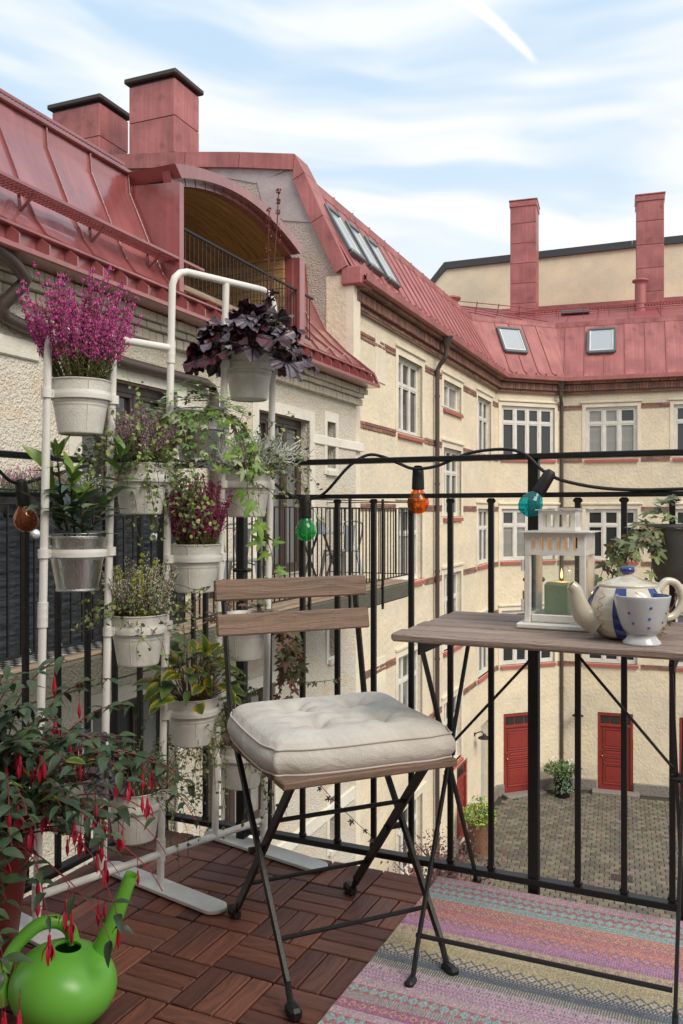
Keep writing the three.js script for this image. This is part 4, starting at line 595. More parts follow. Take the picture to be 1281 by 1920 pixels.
function leaf(parent, geo, mat, p, d, up, s, name = 'leaf') {
  const z = d.clone().normalize(); let x = up.clone().cross(z); if (x.lengthSq() < 1e-4) x = V(1, 0, 0).cross(z); x.normalize(); const y = z.clone().cross(x);
  const m = mesh(name, pick(geo), pick(mat), parent); m.matrixAutoUpdate = true; m.quaternion.setFromRotationMatrix(new THREE.Matrix4().makeBasis(x, y, z)); m.scale.setScalar(s); m.position.copy(p); return m;
}
function wiry(s, starts, dir, len, droop, n, leafW, wood = [0.09, 0.05, 0.035], cols = [[0.13, 0.20, 0.06], [0.20, 0.28, 0.09], [0.28, 0.33, 0.12]]) {   // thin stems with tiny round leaves
  for (let i = 0; i < n; i++) { const o = starts(), st = 0.012, P = path(o, dir().add(rdir().multiplyScalar(0.35)), Math.round(len() / st), st, t => rdir().multiplyScalar(0.28).add(V(0, -droop * t * 0.25, 0))); s.curve(P, 0.0009, 0.0005, wood); P.forEach((p, k) => { if (k && rnd() < 0.85) { const d = rdir(0.2); s.disc(p.clone().addScaledVector(d, 0.003), d, rdir(0.8), leafW * rr(0.7, 1.3), vary(pick(cols), 0.3)); } }); }
}
// ---------- pots on the rack ----------
const RACKA = V(-0.219, 0, -2.405), RACKB = V(-0.456, 0, -2.167), RACKC = V(-0.683, 0, -1.928), rackDir = RACKA.clone().sub(RACKC).normalize(), rack = scene.getObjectByName('plant_rack');
const potProf = (rt, rb, h) => { const P = [[0.001, 0.004], [rb - 0.004, 0.004], [rb - 0.003, 0], [rb, 0.001], [rb + 0.0008, 0.004]], R = y => lerp(rb, rt, y / h); for (const y of [0.30, 0.45, 0.50]) P.push([R(y * h), y * h]); for (const y of [0.54, 0.60, 0.66]) P.push([R(y * h), y * h - 0.003], [R(y * h) + 0.0016, y * h], [R(y * h), y * h + 0.003]); P.push([R(0.8 * h), 0.8 * h], [rt - 0.001, h - 0.004], [rt + 0.0012, h - 0.003], [rt + 0.0018, h - 0.001], [rt, h], [rt - 0.002, h - 0.001], [R(0.86 * h) - 0.002, h * 0.86], [0.001, h * 0.87]); return P; };
const potGeo = lathe(potProf(0.0685, 0.049, 0.124), 40), seamGeo = bar(V(0, 0.008, 0.0505), V(0, 0.12, 0.0692), 0.0012, 0.0015), soilGeo = new THREE.CircleGeometry(0.064, 24).rotateX(-Math.PI / 2);
const bucketGeo = lathe([[0.001, 0.006], [0.044, 0.006], [0.045, 0], [0.048, 0], [0.049, 0.004], [0.047, 0.007], [0.0585, 0.072], [0.061, 0.075], [0.0593, 0.078], [0.0615, 0.081], [0.060, 0.084], [0.0625, 0.087], [0.061, 0.090], [0.0655, 0.121], [0.068, 0.123], [0.068, 0.127], [0.065, 0.128], [0.062, 0.110], [0.001, 0.11]], 40);
function slot(k, y) { return RACKA.clone().lerp(RACKC, [0.125, 0.375, 0.625, 0.875][k]).setY(y).add(V(0.020 * y, 0, 0)); }   // 0 = 1R, 1 = 1L, 2 = 2R, 3 = 2L
function pot(k, rim, name, label, zinc = false) {
  const t = thing(name, label, 'potted plant', slot(k, rim - 0.124));
  if (zinc) {
    mesh('bucket', bucketGeo, M.zinc, t);
    const h = mesh('bucket_handle', tube([V(-0.068, 0.112, 0), V(-0.062, 0.13, 0.012), V(-0.02, 0.132, 0.062), V(0.03, 0.131, 0.060), V(0.066, 0.124, 0.012), V(0.069, 0.112, 0)], 0.0018, 40, 6), M.galv, t); h.rotation.y = 0.7;
    mesh('wooden_grip', rod(V(-0.008, 0.1315, 0.0625), V(0.043, 0.1305, 0.050), 0.0075, 0.0075, 14), std([0.10, 0.10, 0.105], 0.7), h);
    mesh('handle_lug', join([at(cbox(0.003, 0.02, 0.014, 0.001), -0.0665, 0.115, 0), at(cbox(0.003, 0.02, 0.014, 0.001), 0.0665, 0.115, 0)]), M.galv, h);
  } else { mesh('pot', potGeo, M.potWhite, t); const s = mesh('pot_seam', seamGeo, M.potWhite, t); s.rotation.y = rr(-0.3, 0.7); }
  mesh('soil', soilGeo, M.soil, t, V(0, 0.108, 0));
  // ring that carries it, clipped to the two uprights
  const y = rim - 0.036, c = slot(k, y).sub(rack.position), r = 0.0665, ring = mesh('pot_ring', lathe([[r, -0.009], [r + 0.0018, -0.009], [r + 0.0018, 0.009], [r, 0.009], [r, -0.009]], 40), M.white, rack, c);
  for (const s of [-1, 1]) { const q = rackDir.clone().multiplyScalar(s * 0.084); mesh('clip', at(new THREE.CylinderGeometry(0.0128, 0.0128, 0.02, 18), q.x, 0, q.z), M.white, ring); const m = rackDir.clone().multiplyScalar(s * 0.071); const l = mesh('lug', cbox(0.014, 0.018, 0.006, 0.001), M.white, ring, m.clone().add(V(0, 0, 0))); l.rotation.y = Math.atan2(-rackDir.z, rackDir.x); mesh('rivet', new THREE.SphereGeometry(0.0022, 8, 6), M.galv, ring, m.clone().add(V(0.003 * 0.7, 0, 0.0045))); }
  return t;
}
function heather(t, o) {
  const st = new Soup(), fo = new Soup(), fl = new Soup();
  for (let i = 0; i < o.n; i++) {
    const a = rr(0, 6.283), q = Math.sqrt(rnd()), b = V(Math.cos(a) * q * 0.045, 0.108, Math.sin(a) * q * 0.045), H = o.h * rr(0.6, 1.08) * (1 - 0.3 * q * q * o.dome), P = path(b, V(Math.cos(a) * q * o.spread, 1, Math.sin(a) * q * o.spread), 12, H / 12, t2 => V(rr(-0.07, 0.07), 0.05, rr(-0.07, 0.07)));
    st.curve(P, 0.0011, 0.0006, vary([0.10, 0.075, 0.035], 0.3));
    P.forEach((p, j) => {
      const u = j / 12;
      for (let k = 0; k < o.needles * (u < o.from + 0.15 ? 1 : 0.35); k++) { const d = rdir(0.9); fo.leaf(p.clone().addScaledVector(rdir(), 0.003), d, rdir(), rr(0.006, 0.012), 0.0018, vary(pick(o.green), 0.3)); }
      if (u > o.from) for (let k = 0; k < o.bells; k++) { const d = rdir(0.1).multiplyScalar(rr(0.003, 0.011) * (1.25 - u * 0.7)); fl.blob(p.clone().add(d).addScaledVector(rdir(), 0.002), rr(0.7, 1.2) * o.size, vary(pick(o.flower), 0.32), 1.15); }
    });
  }
  mesh('stems', st.geo, M.vegMatt, t); stuff(mesh('foliage', fo.geo, M.vegMatt, t)); if (fl.p.length) stuff(mesh('flowers', fl.geo, M.vegMatt, t));
}
const heathGreen = [[0.13, 0.17, 0.03], [0.09, 0.13, 0.03], [0.18, 0.21, 0.05]];
{ // 1: tall pink heather, top of the low panel
  const t = pot(3, 1.252, 'potted_heather', 'tall bright pink heather in the topmost white pot of the lower rack panel');
  heather(t, { n: 150, h: 0.275, spread: 0.8, dome: 1.0, from: 0.46, needles: 7, bells: 10, size: 0.0026, green: heathGreen, flower: [[0.52, 0.06, 0.29], [0.44, 0.045, 0.24], [0.62, 0.14, 0.38], [0.38, 0.035, 0.20]] });
}
{ // 2: dark calluna with wire vine
  const t = pot(2, 1.068, 'potted_calluna', 'purple-tipped calluna tangled with wire vine in white pot below the pink heather'), s = new Soup();
  heather(t, { n: 110, h: 0.155, spread: 0.9, dome: 1, from: 0.5, needles: 7, bells: 6, size: 0.0021, green: [[0.12, 0.16, 0.05], [0.19, 0.23, 0.07], [0.30, 0.34, 0.12]], flower: [[0.34, 0.15, 0.26], [0.42, 0.32, 0.34], [0.22, 0.09, 0.17]] });
  wiry(s, () => V(rr(-0.06, 0.06), 0.115, rr(-0.06, 0.06)), () => rdir(0.5), () => rr(0.08, 0.26), 1.3, 150, 0.0098);
  stuff(mesh('wire_vine', s.geo, M.veg, t));
  for (let i = 0; i < 9; i++) leaf(t, IVY, ML.ivyLime, V(rr(-0.03, 0.1), rr(0.13, 0.2), rr(-0.02, 0.07)), rdir(0.2), rdir(1), rr(0.018, 0.028));
}
{ // 3: laurel in zinc bucket
  const t = pot(3, 0.893, 'potted_laurel', 'bay laurel with dark glossy leaves in a zinc bucket with wooden grip', true), w = new Soup();
  const stems = [[V(-0.01, 0.108, 0.01), V(-0.22, 1, 0.05), 0.20], [V(0.015, 0.108, 0), V(0.55, 1, 0.1), 0.21], [V(0, 0.108, 0.02), V(0.22, 1, 0.3), 0.15], [V(-0.02, 0.108, -0.01), V(-0.55, 1, 0.15), 0.11], [V(0.02, 0.108, 0.02), V(0.35, 1, 0.5), 0.10]];
  for (const [o, d, L] of stems) {
    const P = path(o, d, 9, L / 9, u => V(rr(-0.1, 0.1), 0.05, rr(-0.1, 0.1))); w.curve(P, 0.0032, 0.0018, [0.11, 0.05, 0.03]);
    P.slice(2).forEach((p, i) => { for (let k = 0; k < 2; k++) { const a = i * 2.4 + k * 3.1 + rr(-0.4, 0.4); leaf(t, LAUREL, i > 5 && rnd() < 0.4 ? ML.laurelNew : ML.laurel, p, V(Math.cos(a), rr(-0.1, 0.7), Math.sin(a)), V(0, 1, 0), rr(0.055, 0.092)); } });
    const e = P[P.length - 1]; for (let k = 0; k < 4; k++) { const a = k * 1.6 + rr(0, 1); leaf(t, LAUREL, ML.laurelNew, e, V(Math.cos(a) * 0.55, 1, Math.sin(a) * 0.55), V(-Math.cos(a), 0.3, -Math.sin(a)), rr(0.045, 0.075)); }
  }
  leaf(t, LAUREL, [ML.laurelNew[0]], V(-0.05, 0.275, 0.02), V(-0.75, 0.75, 0.3), V(0.4, 0.5, 0.8), 0.088);
  mesh('stems', w.geo, M.vegMatt, t);
}
{ // 4: white heath with lime spikes
  const t = pot(2, 0.702, 'potted_heath', 'white flowering heath with upright lime-yellow spikes in a white pot'), s = new Soup(), y = new Soup();
  heather(t, { n: 120, h: 0.15, spread: 0.75, dome: 0.5, from: 0.3, needles: 4, bells: 7, size: 0.0017, green: [[0.08, 0.12, 0.04], [0.11, 0.15, 0.05]], flower: [[0.66, 0.66, 0.56], [0.55, 0.50, 0.45], [0.30, 0.20, 0.19], [0.34, 0.36, 0.22]] });
  for (const [x, z, h] of [[-0.03, 0.03, 0.125], [0.0, 0.045, 0.11], [0.008, 0.03, 0.155], [0.03, 0.04, 0.14], [0.022, 0.05, 0.10]]) { const P = path(V(x, 0.11, z), V(x * 2, 1, z), 10, h / 10, () => rdir().multiplyScalar(0.04)); P.forEach((p, j) => { for (let k = 0; k < 44; k++) y.leaf(p, rdir(1.0), rdir(), rr(0.010, 0.017) * (1.1 - j * 0.04), 0.0022, vary([0.46, 0.52, 0.06], 0.25)); }); }
  mesh('lime_spikes', y.geo, M.vegMatt, t);
  wiry(s, () => V(rr(-0.06, 0.06), 0.12, rr(-0.03, 0.06)), () => V(rr(-1, 1), 0.4, rr(-0.2, 0.8)), () => rr(0.08, 0.2), 0.9, 50, 0.0095); stuff(mesh('wire_vine', s.geo, M.veg, t));
}
function heuchera(t, n, mats, spread, size, yy = 0.11) {
  const w = new Soup();
  for (let i = 0; i < n; i++) { const a = i * 2.399 + rr(-0.3, 0.3), q = Math.sqrt((i + 0.5) / n), R = spread * q * rr(0.85, 1.1), h = yy + 0.105 - 0.125 * q * q + rr(-0.02, 0.03), p = V(Math.cos(a) * R, h, Math.sin(a) * R), o = V(Math.cos(a) * 0.02, yy - 0.01, Math.sin(a) * 0.02); w.curve([o, o.clone().lerp(p, 0.5).add(V(0, 0.025, 0)), p], 0.0014, 0.0011, vary([0.16, 0.06, 0.06])); leaf(t, HEU, q > 0.86 && rnd() < 0.6 ? ML.heuRed : mats, p, V(Math.cos(a) + rr(-0.5, 0.5), lerp(0.35, -0.8, q) + rr(-0.45, 0.45), Math.sin(a) + rr(-0.5, 0.5)), V(rr(-0.5, 0.5), 1, rr(-0.3, 0.6)), size * rr(0.6, 1.2)); }
  mesh('stalks', w.geo, M.vegMatt, t); return w;
}
{ // 8: dark heuchera at the top
  const t = pot(0, 1.378, 'potted_heuchera', 'dark purple heuchera with ruffled leaves and tall flower stalks in the highest white pot'), f = new Soup(), b = new Soup();
  heuchera(t, 74, ML.heu, 0.15, 0.082, 0.122);
  for (const [d, L] of [[V(0.02, 1, 0.02), 0.38], [V(0.14, 1, 0.0), 0.45]]) { const P = path(V(0.045, 0.12, 0.03), d, 16, L / 16, u => V(rr(-0.03, 0.03) + 0.006, 0.02, rr(-0.03, 0.03))); f.curve(P, 0.0026, 0.0014, [0.12, 0.035, 0.035]); P.slice(11).forEach((p, j) => { for (let k = 0; k < (j > 2 ? 14 : 3); k++) b.blob(p.clone().addScaledVector(rdir(), j > 2 ? 0.006 : 0.014), 0.0034, vary([0.22, 0.06, 0.05], 0.3)); }); leaf(t, HEU, ML.heuRed, P[6], V(0.8, 0.3, 0.4), V(0, 1, 0), 0.032); }
  mesh('flower_stalks', f.geo, M.vegMatt, t); mesh('buds', b.geo, M.vegMatt, t);
}
{ // 5: greyish heuchera under the fuchsia
  const t = pot(3, 0.345, 'potted_heuchera', 'silvery purple heuchera in the lowest white pot, half hidden by the fuchsia'); heuchera(t, 40, ML.heuGrey, 0.13, 0.055);
}
{ // 6: thyme-like mound
  const t = pot(2, 0.276, 'potted_thyme', 'fine grey-green twiggy mound in the lowest white pot beside the purple heuchera'), s = new Soup();
  for (let i = 0; i < 150; i++) { const a = rr(0, 6.28), q = Math.sqrt(rnd()), P = path(V(Math.cos(a) * q * 0.05, 0.108, Math.sin(a) * q * 0.05), V(Math.cos(a) * q * 0.9, 1, Math.sin(a) * q * 0.9), 9, rr(0.007, 0.015), () => rdir().multiplyScalar(0.25)); s.curve(P, 0.0008, 0.0004, vary([0.12, 0.11, 0.06])); P.forEach(p => { for (let k = 0; k < 5; k++) s.leaf(p, rdir(0.4), rdir(), rr(0.004, 0.008), 0.002, vary([0.15, 0.17, 0.09], 0.35)); }); }
  stuff(mesh('foliage', s.geo, M.vegMatt, t)); const w = new Soup(); wiry(w, () => V(rr(0, 0.06), 0.12, rr(-0.03, 0.06)), () => V(1, 0.2, 0.2), () => rr(0.1, 0.2), 1.2, 14, 0.0075); stuff(mesh('wire_vine', w.geo, M.veg, t));
}
function ivyStrand(t, P, w, mats, s0, s1, every = 1, vine = 0.0012, geo = IVY) { w.curve(P, vine, vine * 0.6, [0.12, 0.07, 0.04]); P.forEach((p, i) => { if (i % every === 0) { const a = rdir(); a.y = Math.abs(a.y) * -0.3; leaf(t, geo, mats, p.clone().addScaledVector(a, 0.008), a.add(V(0, -0.35, 0.5)), V(rr(-0.4, 0.4), 0.7, 0.8), lerp(s0, s1, i / P.length) * rr(0.7, 1.25)); } }); }
{ // 7: ivy in zinc bucket with long trails
  const t = pot(1, 1.205, 'potted_ivy', 'trailing green ivy in a zinc bucket between the rack uprights, long shoot hanging right', true), w = new Soup();
  for (let i = 0; i < 130; i++) { const a = rr(0, 6.28), q = Math.sqrt(rnd()) * 0.12; leaf(t, IVY, ML.ivy, V(Math.cos(a) * q, 0.115 + (0.12 - q) * 0.85 + rr(-0.01, 0.02), Math.sin(a) * q), V(Math.cos(a), rr(-0.3, 0.4), Math.sin(a)), V(0, 1, 0.3), rr(0.018, 0.029)); }
  for (let i = 0; i < 20; i++) { const a = rr(-0.9, 2.8); ivyStrand(t, path(V(Math.cos(a) * 0.06, 0.12, Math.sin(a) * 0.06), V(Math.cos(a), 0.3, Math.sin(a)), Math.round(rr(5, 10)), 0.019, u => V(rr(-0.2, 0.2), -0.36, rr(-0.1, 0.1))), w, rnd() < 0.25 ? ML.ivyLime : ML.ivy, 0.024, 0.018); }
  ivyStrand(t, [V(0.06, 0.13, 0.05), V(0.10, 0.10, 0.07), V(0.125, 0.03, 0.09), V(0.138, -0.03, 0.10), V(0.14, -0.08, 0.105), V(0.148, -0.115, 0.115), V(0.162, -0.15, 0.12), V(0.185, -0.185, 0.12), V(0.20, -0.23, 0.12), V(0.205, -0.27, 0.12), V(0.20, -0.30, 0.12)], w, ML.ivyLime, 0.034, 0.036);
  leaf(t, IVY, ML.ivyLime, V(0.155, -0.105, 0.13), V(-0.3, -0.6, 0.5), V(0, 0.5, 0.9), 0.048); leaf(t, IVY, ML.ivyLime, V(0.17, -0.16, 0.13), V(0.2, -0.7, 0.4), V(0, 0.4, 0.9), 0.045); leaf(t, IVY, ML.ivyLime, V(0.18, -0.20, 0.13), V(-0.9, -0.2, 0.3), V(0, 0.5, 0.9), 0.044); leaf(t, IVY, ML.ivyLime, V(0.205, -0.205, 0.13), V(0.9, 0.1, 0.3), V(0, 0.5, 0.9), 0.03);
  for (let i = 0; i < 14; i++) leaf(t, IVY, rnd() < 0.5 ? ML.ivyLime : ML.ivy, V(rr(0.02, 0.17), rr(-0.06, 0.03), rr(0.07, 0.12)), rdir(-0.3), V(rr(-0.3, 0.3), 0.7, 0.8), rr(0.022, 0.036));
  mesh('vines', w.geo, M.vegMatt, t);
}
{ // 9: dark magenta heather
  const t = pot(1, 0.868, 'potted_heather', 'dense dark magenta heather in a white pot in the middle of the taller panel'), s = new Soup();
  heather(t, { n: 150, h: 0.185, spread: 0.55, dome: 0.6, from: 0.36, needles: 5, bells: 9, size: 0.0024, green: [[0.16, 0.14, 0.03], [0.11, 0.11, 0.03], [0.2, 0.15, 0.04]], flower: [[0.26, 0.02, 0.10], [0.33, 0.03, 0.14], [0.20, 0.015, 0.075], [0.38, 0.05, 0.18]] });
  wiry(s, () => V(rr(-0.07, 0.07), rr(0.2, 0.3), rr(0.02, 0.06)), () => V(rr(-0.6, 0.6), -0.2, 0.5), () => rr(0.06, 0.18), 1.0, 40, 0.0095); wiry(s, () => V(0.05, 0.02, 0.07), () => V(-0.6, -0.1, 0.2), () => rr(0.06, 0.14), 0.2, 5, 0.008); stuff(mesh('wire_vine', s.geo, M.veg, t));
}
{ // 10: silver cushion bush
  const t = pot(0, 1.06, 'potted_cushion_bush', 'silver-grey wiry cushion bush in a white pot next to the trailing ivy'), s = new Soup(), w = new Soup();
  const grow = (p, d, L, k) => { const P = path(p, d, 4, L / 4, () => rdir().multiplyScalar(0.3)); s.curve(P, 0.0013, 0.0010, vary([0.60, 0.62, 0.57], 0.2)); if (k) for (let i = 0; i < 4; i++) grow(P[2 + i % 3], d.clone().add(rdir().multiplyScalar(0.9)), L * 0.62, k - 1); };
  for (let i = 0; i < 40; i++) { const a = rr(0, 6.28), q = Math.sqrt(rnd()); grow(V(Math.cos(a) * q * 0.05, 0.108, Math.sin(a) * q * 0.05), V(Math.cos(a) * q * 1.5, 1, Math.sin(a) * q * 1.5), rr(0.065, 0.10), 2); }
  stuff(mesh('foliage', s.geo, M.vegMatt, t));
  wiry(w, () => V(rr(-0.05, 0.07), 0.12, rr(0, 0.06)), () => V(rr(0.0, 1), 0.35, 0.3), () => rr(0.1, 0.24), 0.9, 46, 0.0095); stuff(mesh('wire_vine', w.geo, M.veg, t));
}
{ // 11: yellowing leafy plant
  const t = pot(1, 0.476, 'potted_hydrangea', 'leafy plant turning yellow and green in a white pot left of the chair back'), w = new Soup();
  for (let i = 0; i < 70; i++) { const a = i * 2.399, q = Math.sqrt((i + 0.5) / 70), R = 0.105 * q, h = 0.125 + 0.12 * (1 - q * q) + rr(-0.02, 0.02), p = V(Math.cos(a) * R, h, Math.sin(a) * R), o = V(Math.cos(a) * 0.02, 0.108, Math.sin(a) * 0.02); w.curve([o, p], 0.0015, 0.001, [0.14, 0.09, 0.04]); leaf(t, OVATE, ML.yel, p, V(Math.cos(a) + rr(-0.8, 0.8), lerp(0.9, -0.3, q) + rr(-0.6, 0.6), Math.sin(a) + rr(-0.8, 0.8)), V(rr(-0.6, 0.6), 1, rr(0, 1)), rr(0.036, 0.062)); }
  mesh('stems', w.geo, M.vegMatt, t); const s = new Soup(); wiry(s, () => V(rr(-0.06, 0.08), 0.18, rr(-0.03, 0.06)), () => V(rr(-0.4, 1), 0.5, 0.2), () => rr(0.08, 0.16), 0.9, 14, 0.007); stuff(mesh('wire_vine', s.geo, M.veg, t));
}
{ // 12: reddish ivy behind the chair
  const t = pot(0, 0.675, 'potted_ivy', 'bronze-green ivy spilling from a white pot behind the chair back slats'), w = new Soup();
  for (let i = 0; i < 40; i++) { const a = rr(0, 6.28), q = Math.sqrt(rnd()) * 0.1; leaf(t, IVY, ML.ivyRust, V(Math.cos(a) * q, 0.115 + (0.1 - q) * 0.5 + rr(-0.01, 0.015), Math.sin(a) * q), V(Math.cos(a), rr(-0.4, 0.3), Math.sin(a)), V(0, 1, 0.3), rr(0.022, 0.04)); }
  for (let i = 0; i < 11; i++) { const a = rr(-0.2, 0.9); ivyStrand(t, path(V(0.06 + rr(0, 0.03), 0.12, 0.05 * a), V(1, 0.3, a * 0.5), Math.round(rr(8, 13)), 0.02, u => V(rr(-0.22, 0.14), -0.55, rr(-0.12, 0.12))), w, ML.ivyRust, 0.034, 0.028); }
  ivyStrand(t, path(V(0.13, -0.05, 0.05), V(1, -0.2, 0.1), 7, 0.018, u => V(0.1, 0.06, 0)), w, ML.ivyRust, 0.016, 0.012); ivyStrand(t, path(V(0.17, -0.27, 0.08), V(0.7, -0.9, 0.3), 15, 0.018, u => V(0.05, rr(-0.08, 0.04), 0)), w, ML.ivyRust, 0.014, 0.016, 2);
  mesh('vines', w.geo, M.vegMatt, t);
}
{ // 13: wire vine curtain
  const t = pot(0, 0.33, 'potted_wire_vine', 'tiny-leaved wire vine hanging to the deck from a white pot behind the cushion'), s = new Soup();
  wiry(s, () => V(rr(-0.07, 0.07), 0.12, rr(-0.06, 0.07)), () => rdir(0.6), () => rr(0.08, 0.30), 1.9, 100, 0.009); wiry(s, () => V(-0.10, 0.13, 0.06), () => V(-0.4, 0.3, 0.3), () => rr(0.25, 0.42), 2.6, 16, 0.008); stuff(mesh('wire_vine', s.geo, M.veg, t));
  const h = new Soup(); for (let i = 0; i < 14; i++) { const P = path(V(rr(-0.05, 0.05), 0.11, rr(-0.05, 0.05)), V(rr(-0.4, 0.4), 1, rr(-0.4, 0.4)), 8, 0.016, () => rdir().multiplyScalar(0.08)); P.forEach(p => { for (let k = 0; k < 8; k++) h.leaf(p, rdir(0.8), rdir(), 0.009, 0.0018, vary([0.09, 0.13, 0.05])); }); } mesh('sprigs', h.geo, M.vegMatt, t);
}
// ---------- fuchsia in a red pot ----------
{
  const t = thing('fuchsia_plant', 'large arching fuchsia with hanging crimson flowers in a red pot at the deck edge', 'potted plant', V(-0.755, 0, -1.74)), w = new Soup(), rest = [];
  mesh('pot', lathe([[0.001, 0], [0.085, 0], [0.118, 0.25], [0.126, 0.252], [0.128, 0.30], [0.118, 0.302], [0.112, 0.27], [0.001, 0.27]], 36), std([0.23, 0.022, 0.02], 0.5, { map: rep(patchC, 0.3) }), t);
  mesh('soil', new THREE.CircleGeometry(0.11, 24).rotateX(-Math.PI / 2), M.soil, t, V(0, 0.272, 0));
  const sepal = leafGeo(0.26, 0.25, 0.3, 0, 1.1, 5), red = [std([0.50, 0.006, 0.03], 0.45), std([0.42, 0.005, 0.028], 0.45), std([0.58, 0.015, 0.06], 0.45)], purple = std([0.10, 0.006, 0.045], 0.5), budGeo = lathe([[0.0001, 0], [0.0022, -0.004], [0.0026, -0.012], [0.0045, -0.022], [0.0042, -0.030], [0.0001, -0.043]], 8);
  const flower = p => {
    const L = rr(0.02, 0.04), q = p.clone().add(V(rr(-0.004, 0.004), -L, rr(-0.004, 0.004))); w.curve([p, p.clone().lerp(q, 0.5), q], 0.0007, 0.0006, [0.28, 0.03, 0.05]);
    if (rnd() < 0.55) { const b = mesh('flower_bud', budGeo, pick(red), t, q); b.scale.setScalar(rr(0.75, 1.15)); return; }
    const m = pick(red), tb = mesh('flower', lathe([[0.0001, 0], [0.0026, -0.003], [0.003, -0.013], [0.0042, -0.017]], 8), m, t, q), k = rr(0.85, 1.15); tb.scale.setScalar(k);
    for (let i = 0; i < 4; i++) { const a = i * 1.57 + rr(-0.2, 0.2), s = leaf(tb, [sepal], [m], V(0, -0.014, 0), V(Math.cos(a) * rr(0.4, 0.75), -1, Math.sin(a) * rr(0.4, 0.75)), V(Math.cos(a), 0.6, Math.sin(a)), 0.031, 'sepal'); }
    mesh('corolla', lathe([[0.003, -0.015], [0.0058, -0.023], [0.005, -0.029]], 8), purple, tb); const st = new Soup(); for (let i = 0; i < 5; i++) { const e = V(rr(-0.004, 0.004), rr(-0.05, -0.037), rr(-0.004, 0.004)); st.stick(V(0, -0.02, 0), e, 0.0004, 0.0004, [0.45, 0.03, 0.06]); st.blob(e, 0.0011, [0.3, 0.02, 0.04]); } mesh('stamens', st.geo, M.vegMatt, tb);
  };
  const arms = []; let leaves = 0;
  const spread = [[0.9, 0.7, 0.2, 25], [1, 0.55, -0.1, 26], [0.8, 0.85, 0.45, 23], [0.5, 1, 0.3, 22], [1, 0.35, 0.35, 22], [0.2, 1.1, 0.1, 20], [-0.2, 1, 0.5, 17], [0.9, 0.9, -0.3, 24], [0.7, 0.4, 0.7, 18], [0.3, 0.6, 0.9, 18], [0.6, 1.2, 0, 24], [-0.3, 0.8, 0.1, 15], [1, 0.1, 0.5, 17], [0.6, 0.05, 0.9, 19], [0.2, 0.2, 1, 20], [0.85, 0.5, 0.1, 22], [0.5, 0.8, 0.6, 21], [0.1, 0.9, 0.6, 19], [0.4, 0.0, 0.8, 22], [-0.1, 0.3, 0.9, 18], [0.15, 0.35, 0.9, 22], [0.0, 0.3, 1, 24], [0.3, 0.3, 0.9, 20], [0.2, 0.1, 0.8, 20]];
  for (let k = 0; k < 12; k++) spread.push([rr(0.0, 0.75), rr(0.1, 0.35), rr(0.35, 0.95), Math.round(rr(15, 23))]);
  for (let k = 0; k < 8; k++) spread.push([rr(0.3, 0.9), rr(0.7, 1.1), rr(0, 0.6), Math.round(rr(18, 25))]);
  for (const [x, y, z, n] of spread) for (let r = 0; r < (y > 0.4 ? 3 : 2); r++) {
    const P = path(V(x * 0.04, 0.275, z * 0.04), V(x * 0.8 + rr(-0.3, 0.3), y + 0.25 + rr(-0.15, 0.4), z * 0.8 + rr(-0.35, 0.35)), n - r * 4, 0.0205, u => V(rr(-0.09, 0.09), -0.015 - 0.15 * u, rr(-0.09, 0.09))); w.curve(P, 0.0022, 0.0009, vary([0.24, 0.035, 0.05], 0.25));
    P.slice(3).forEach((p, i) => {
      for (let k = 0; k < 2; k++) if (rnd() < (p.x > 0.10 && p.y < 0.36 && p.z < 0.22 ? 0.10 : 0.85)) { const a = i * 1.57 + k * 3.14 + rr(-0.5, 0.5), own = leaves < 300 && rnd() < 0.28, m = leaf(t, FUCH, rnd() < 0.02 ? ML.yel : ML.fuch, p, V(Math.cos(a), rr(-0.7, 0.3), Math.sin(a)), V(rr(-0.3, 0.3), 1, rr(-0.1, 0.5)), own ? rr(0.032, 0.05) : rr(0.020, 0.040)); if (own) leaves++; else { t.remove(m); m.updateMatrix(); rest.push(m); } }
      if (i > (n - r * 4) * 0.45 && rnd() < 0.085) flower(p);
    });
  }
  for (const p of [V(0.27, 0.42, 0.12), V(0.30, 0.40, 0.10), V(0.33, 0.36, 0.1), V(0.20, 0.52, 0.14), V(0.31, 0.33, 0.12), V(0.38, 0.42, 0.06), V(0.24, 0.22, 0.12), V(0.25, 0.21, 0.13), V(0.30, 0.22, 0.08), V(0.21, 0.16, 0.34), V(0.235, 0.165, 0.35), V(0.13, 0.17, 0.36), V(0.12, 0.165, 0.35)]) { flower(p); flower(p.clone().add(V(rr(-0.02, 0.02), 0.01, rr(-0.02, 0.02)))); }
  new Set(rest.map(m => m.material)).forEach(mt => stuff(mesh('small_leaves', mergeGeometries(rest.filter(m => m.material === mt).map(m => m.geometry.clone().applyMatrix4(m.matrix))), mt, t)));
  mesh('branches', w.geo, M.vegMatt, t);
}

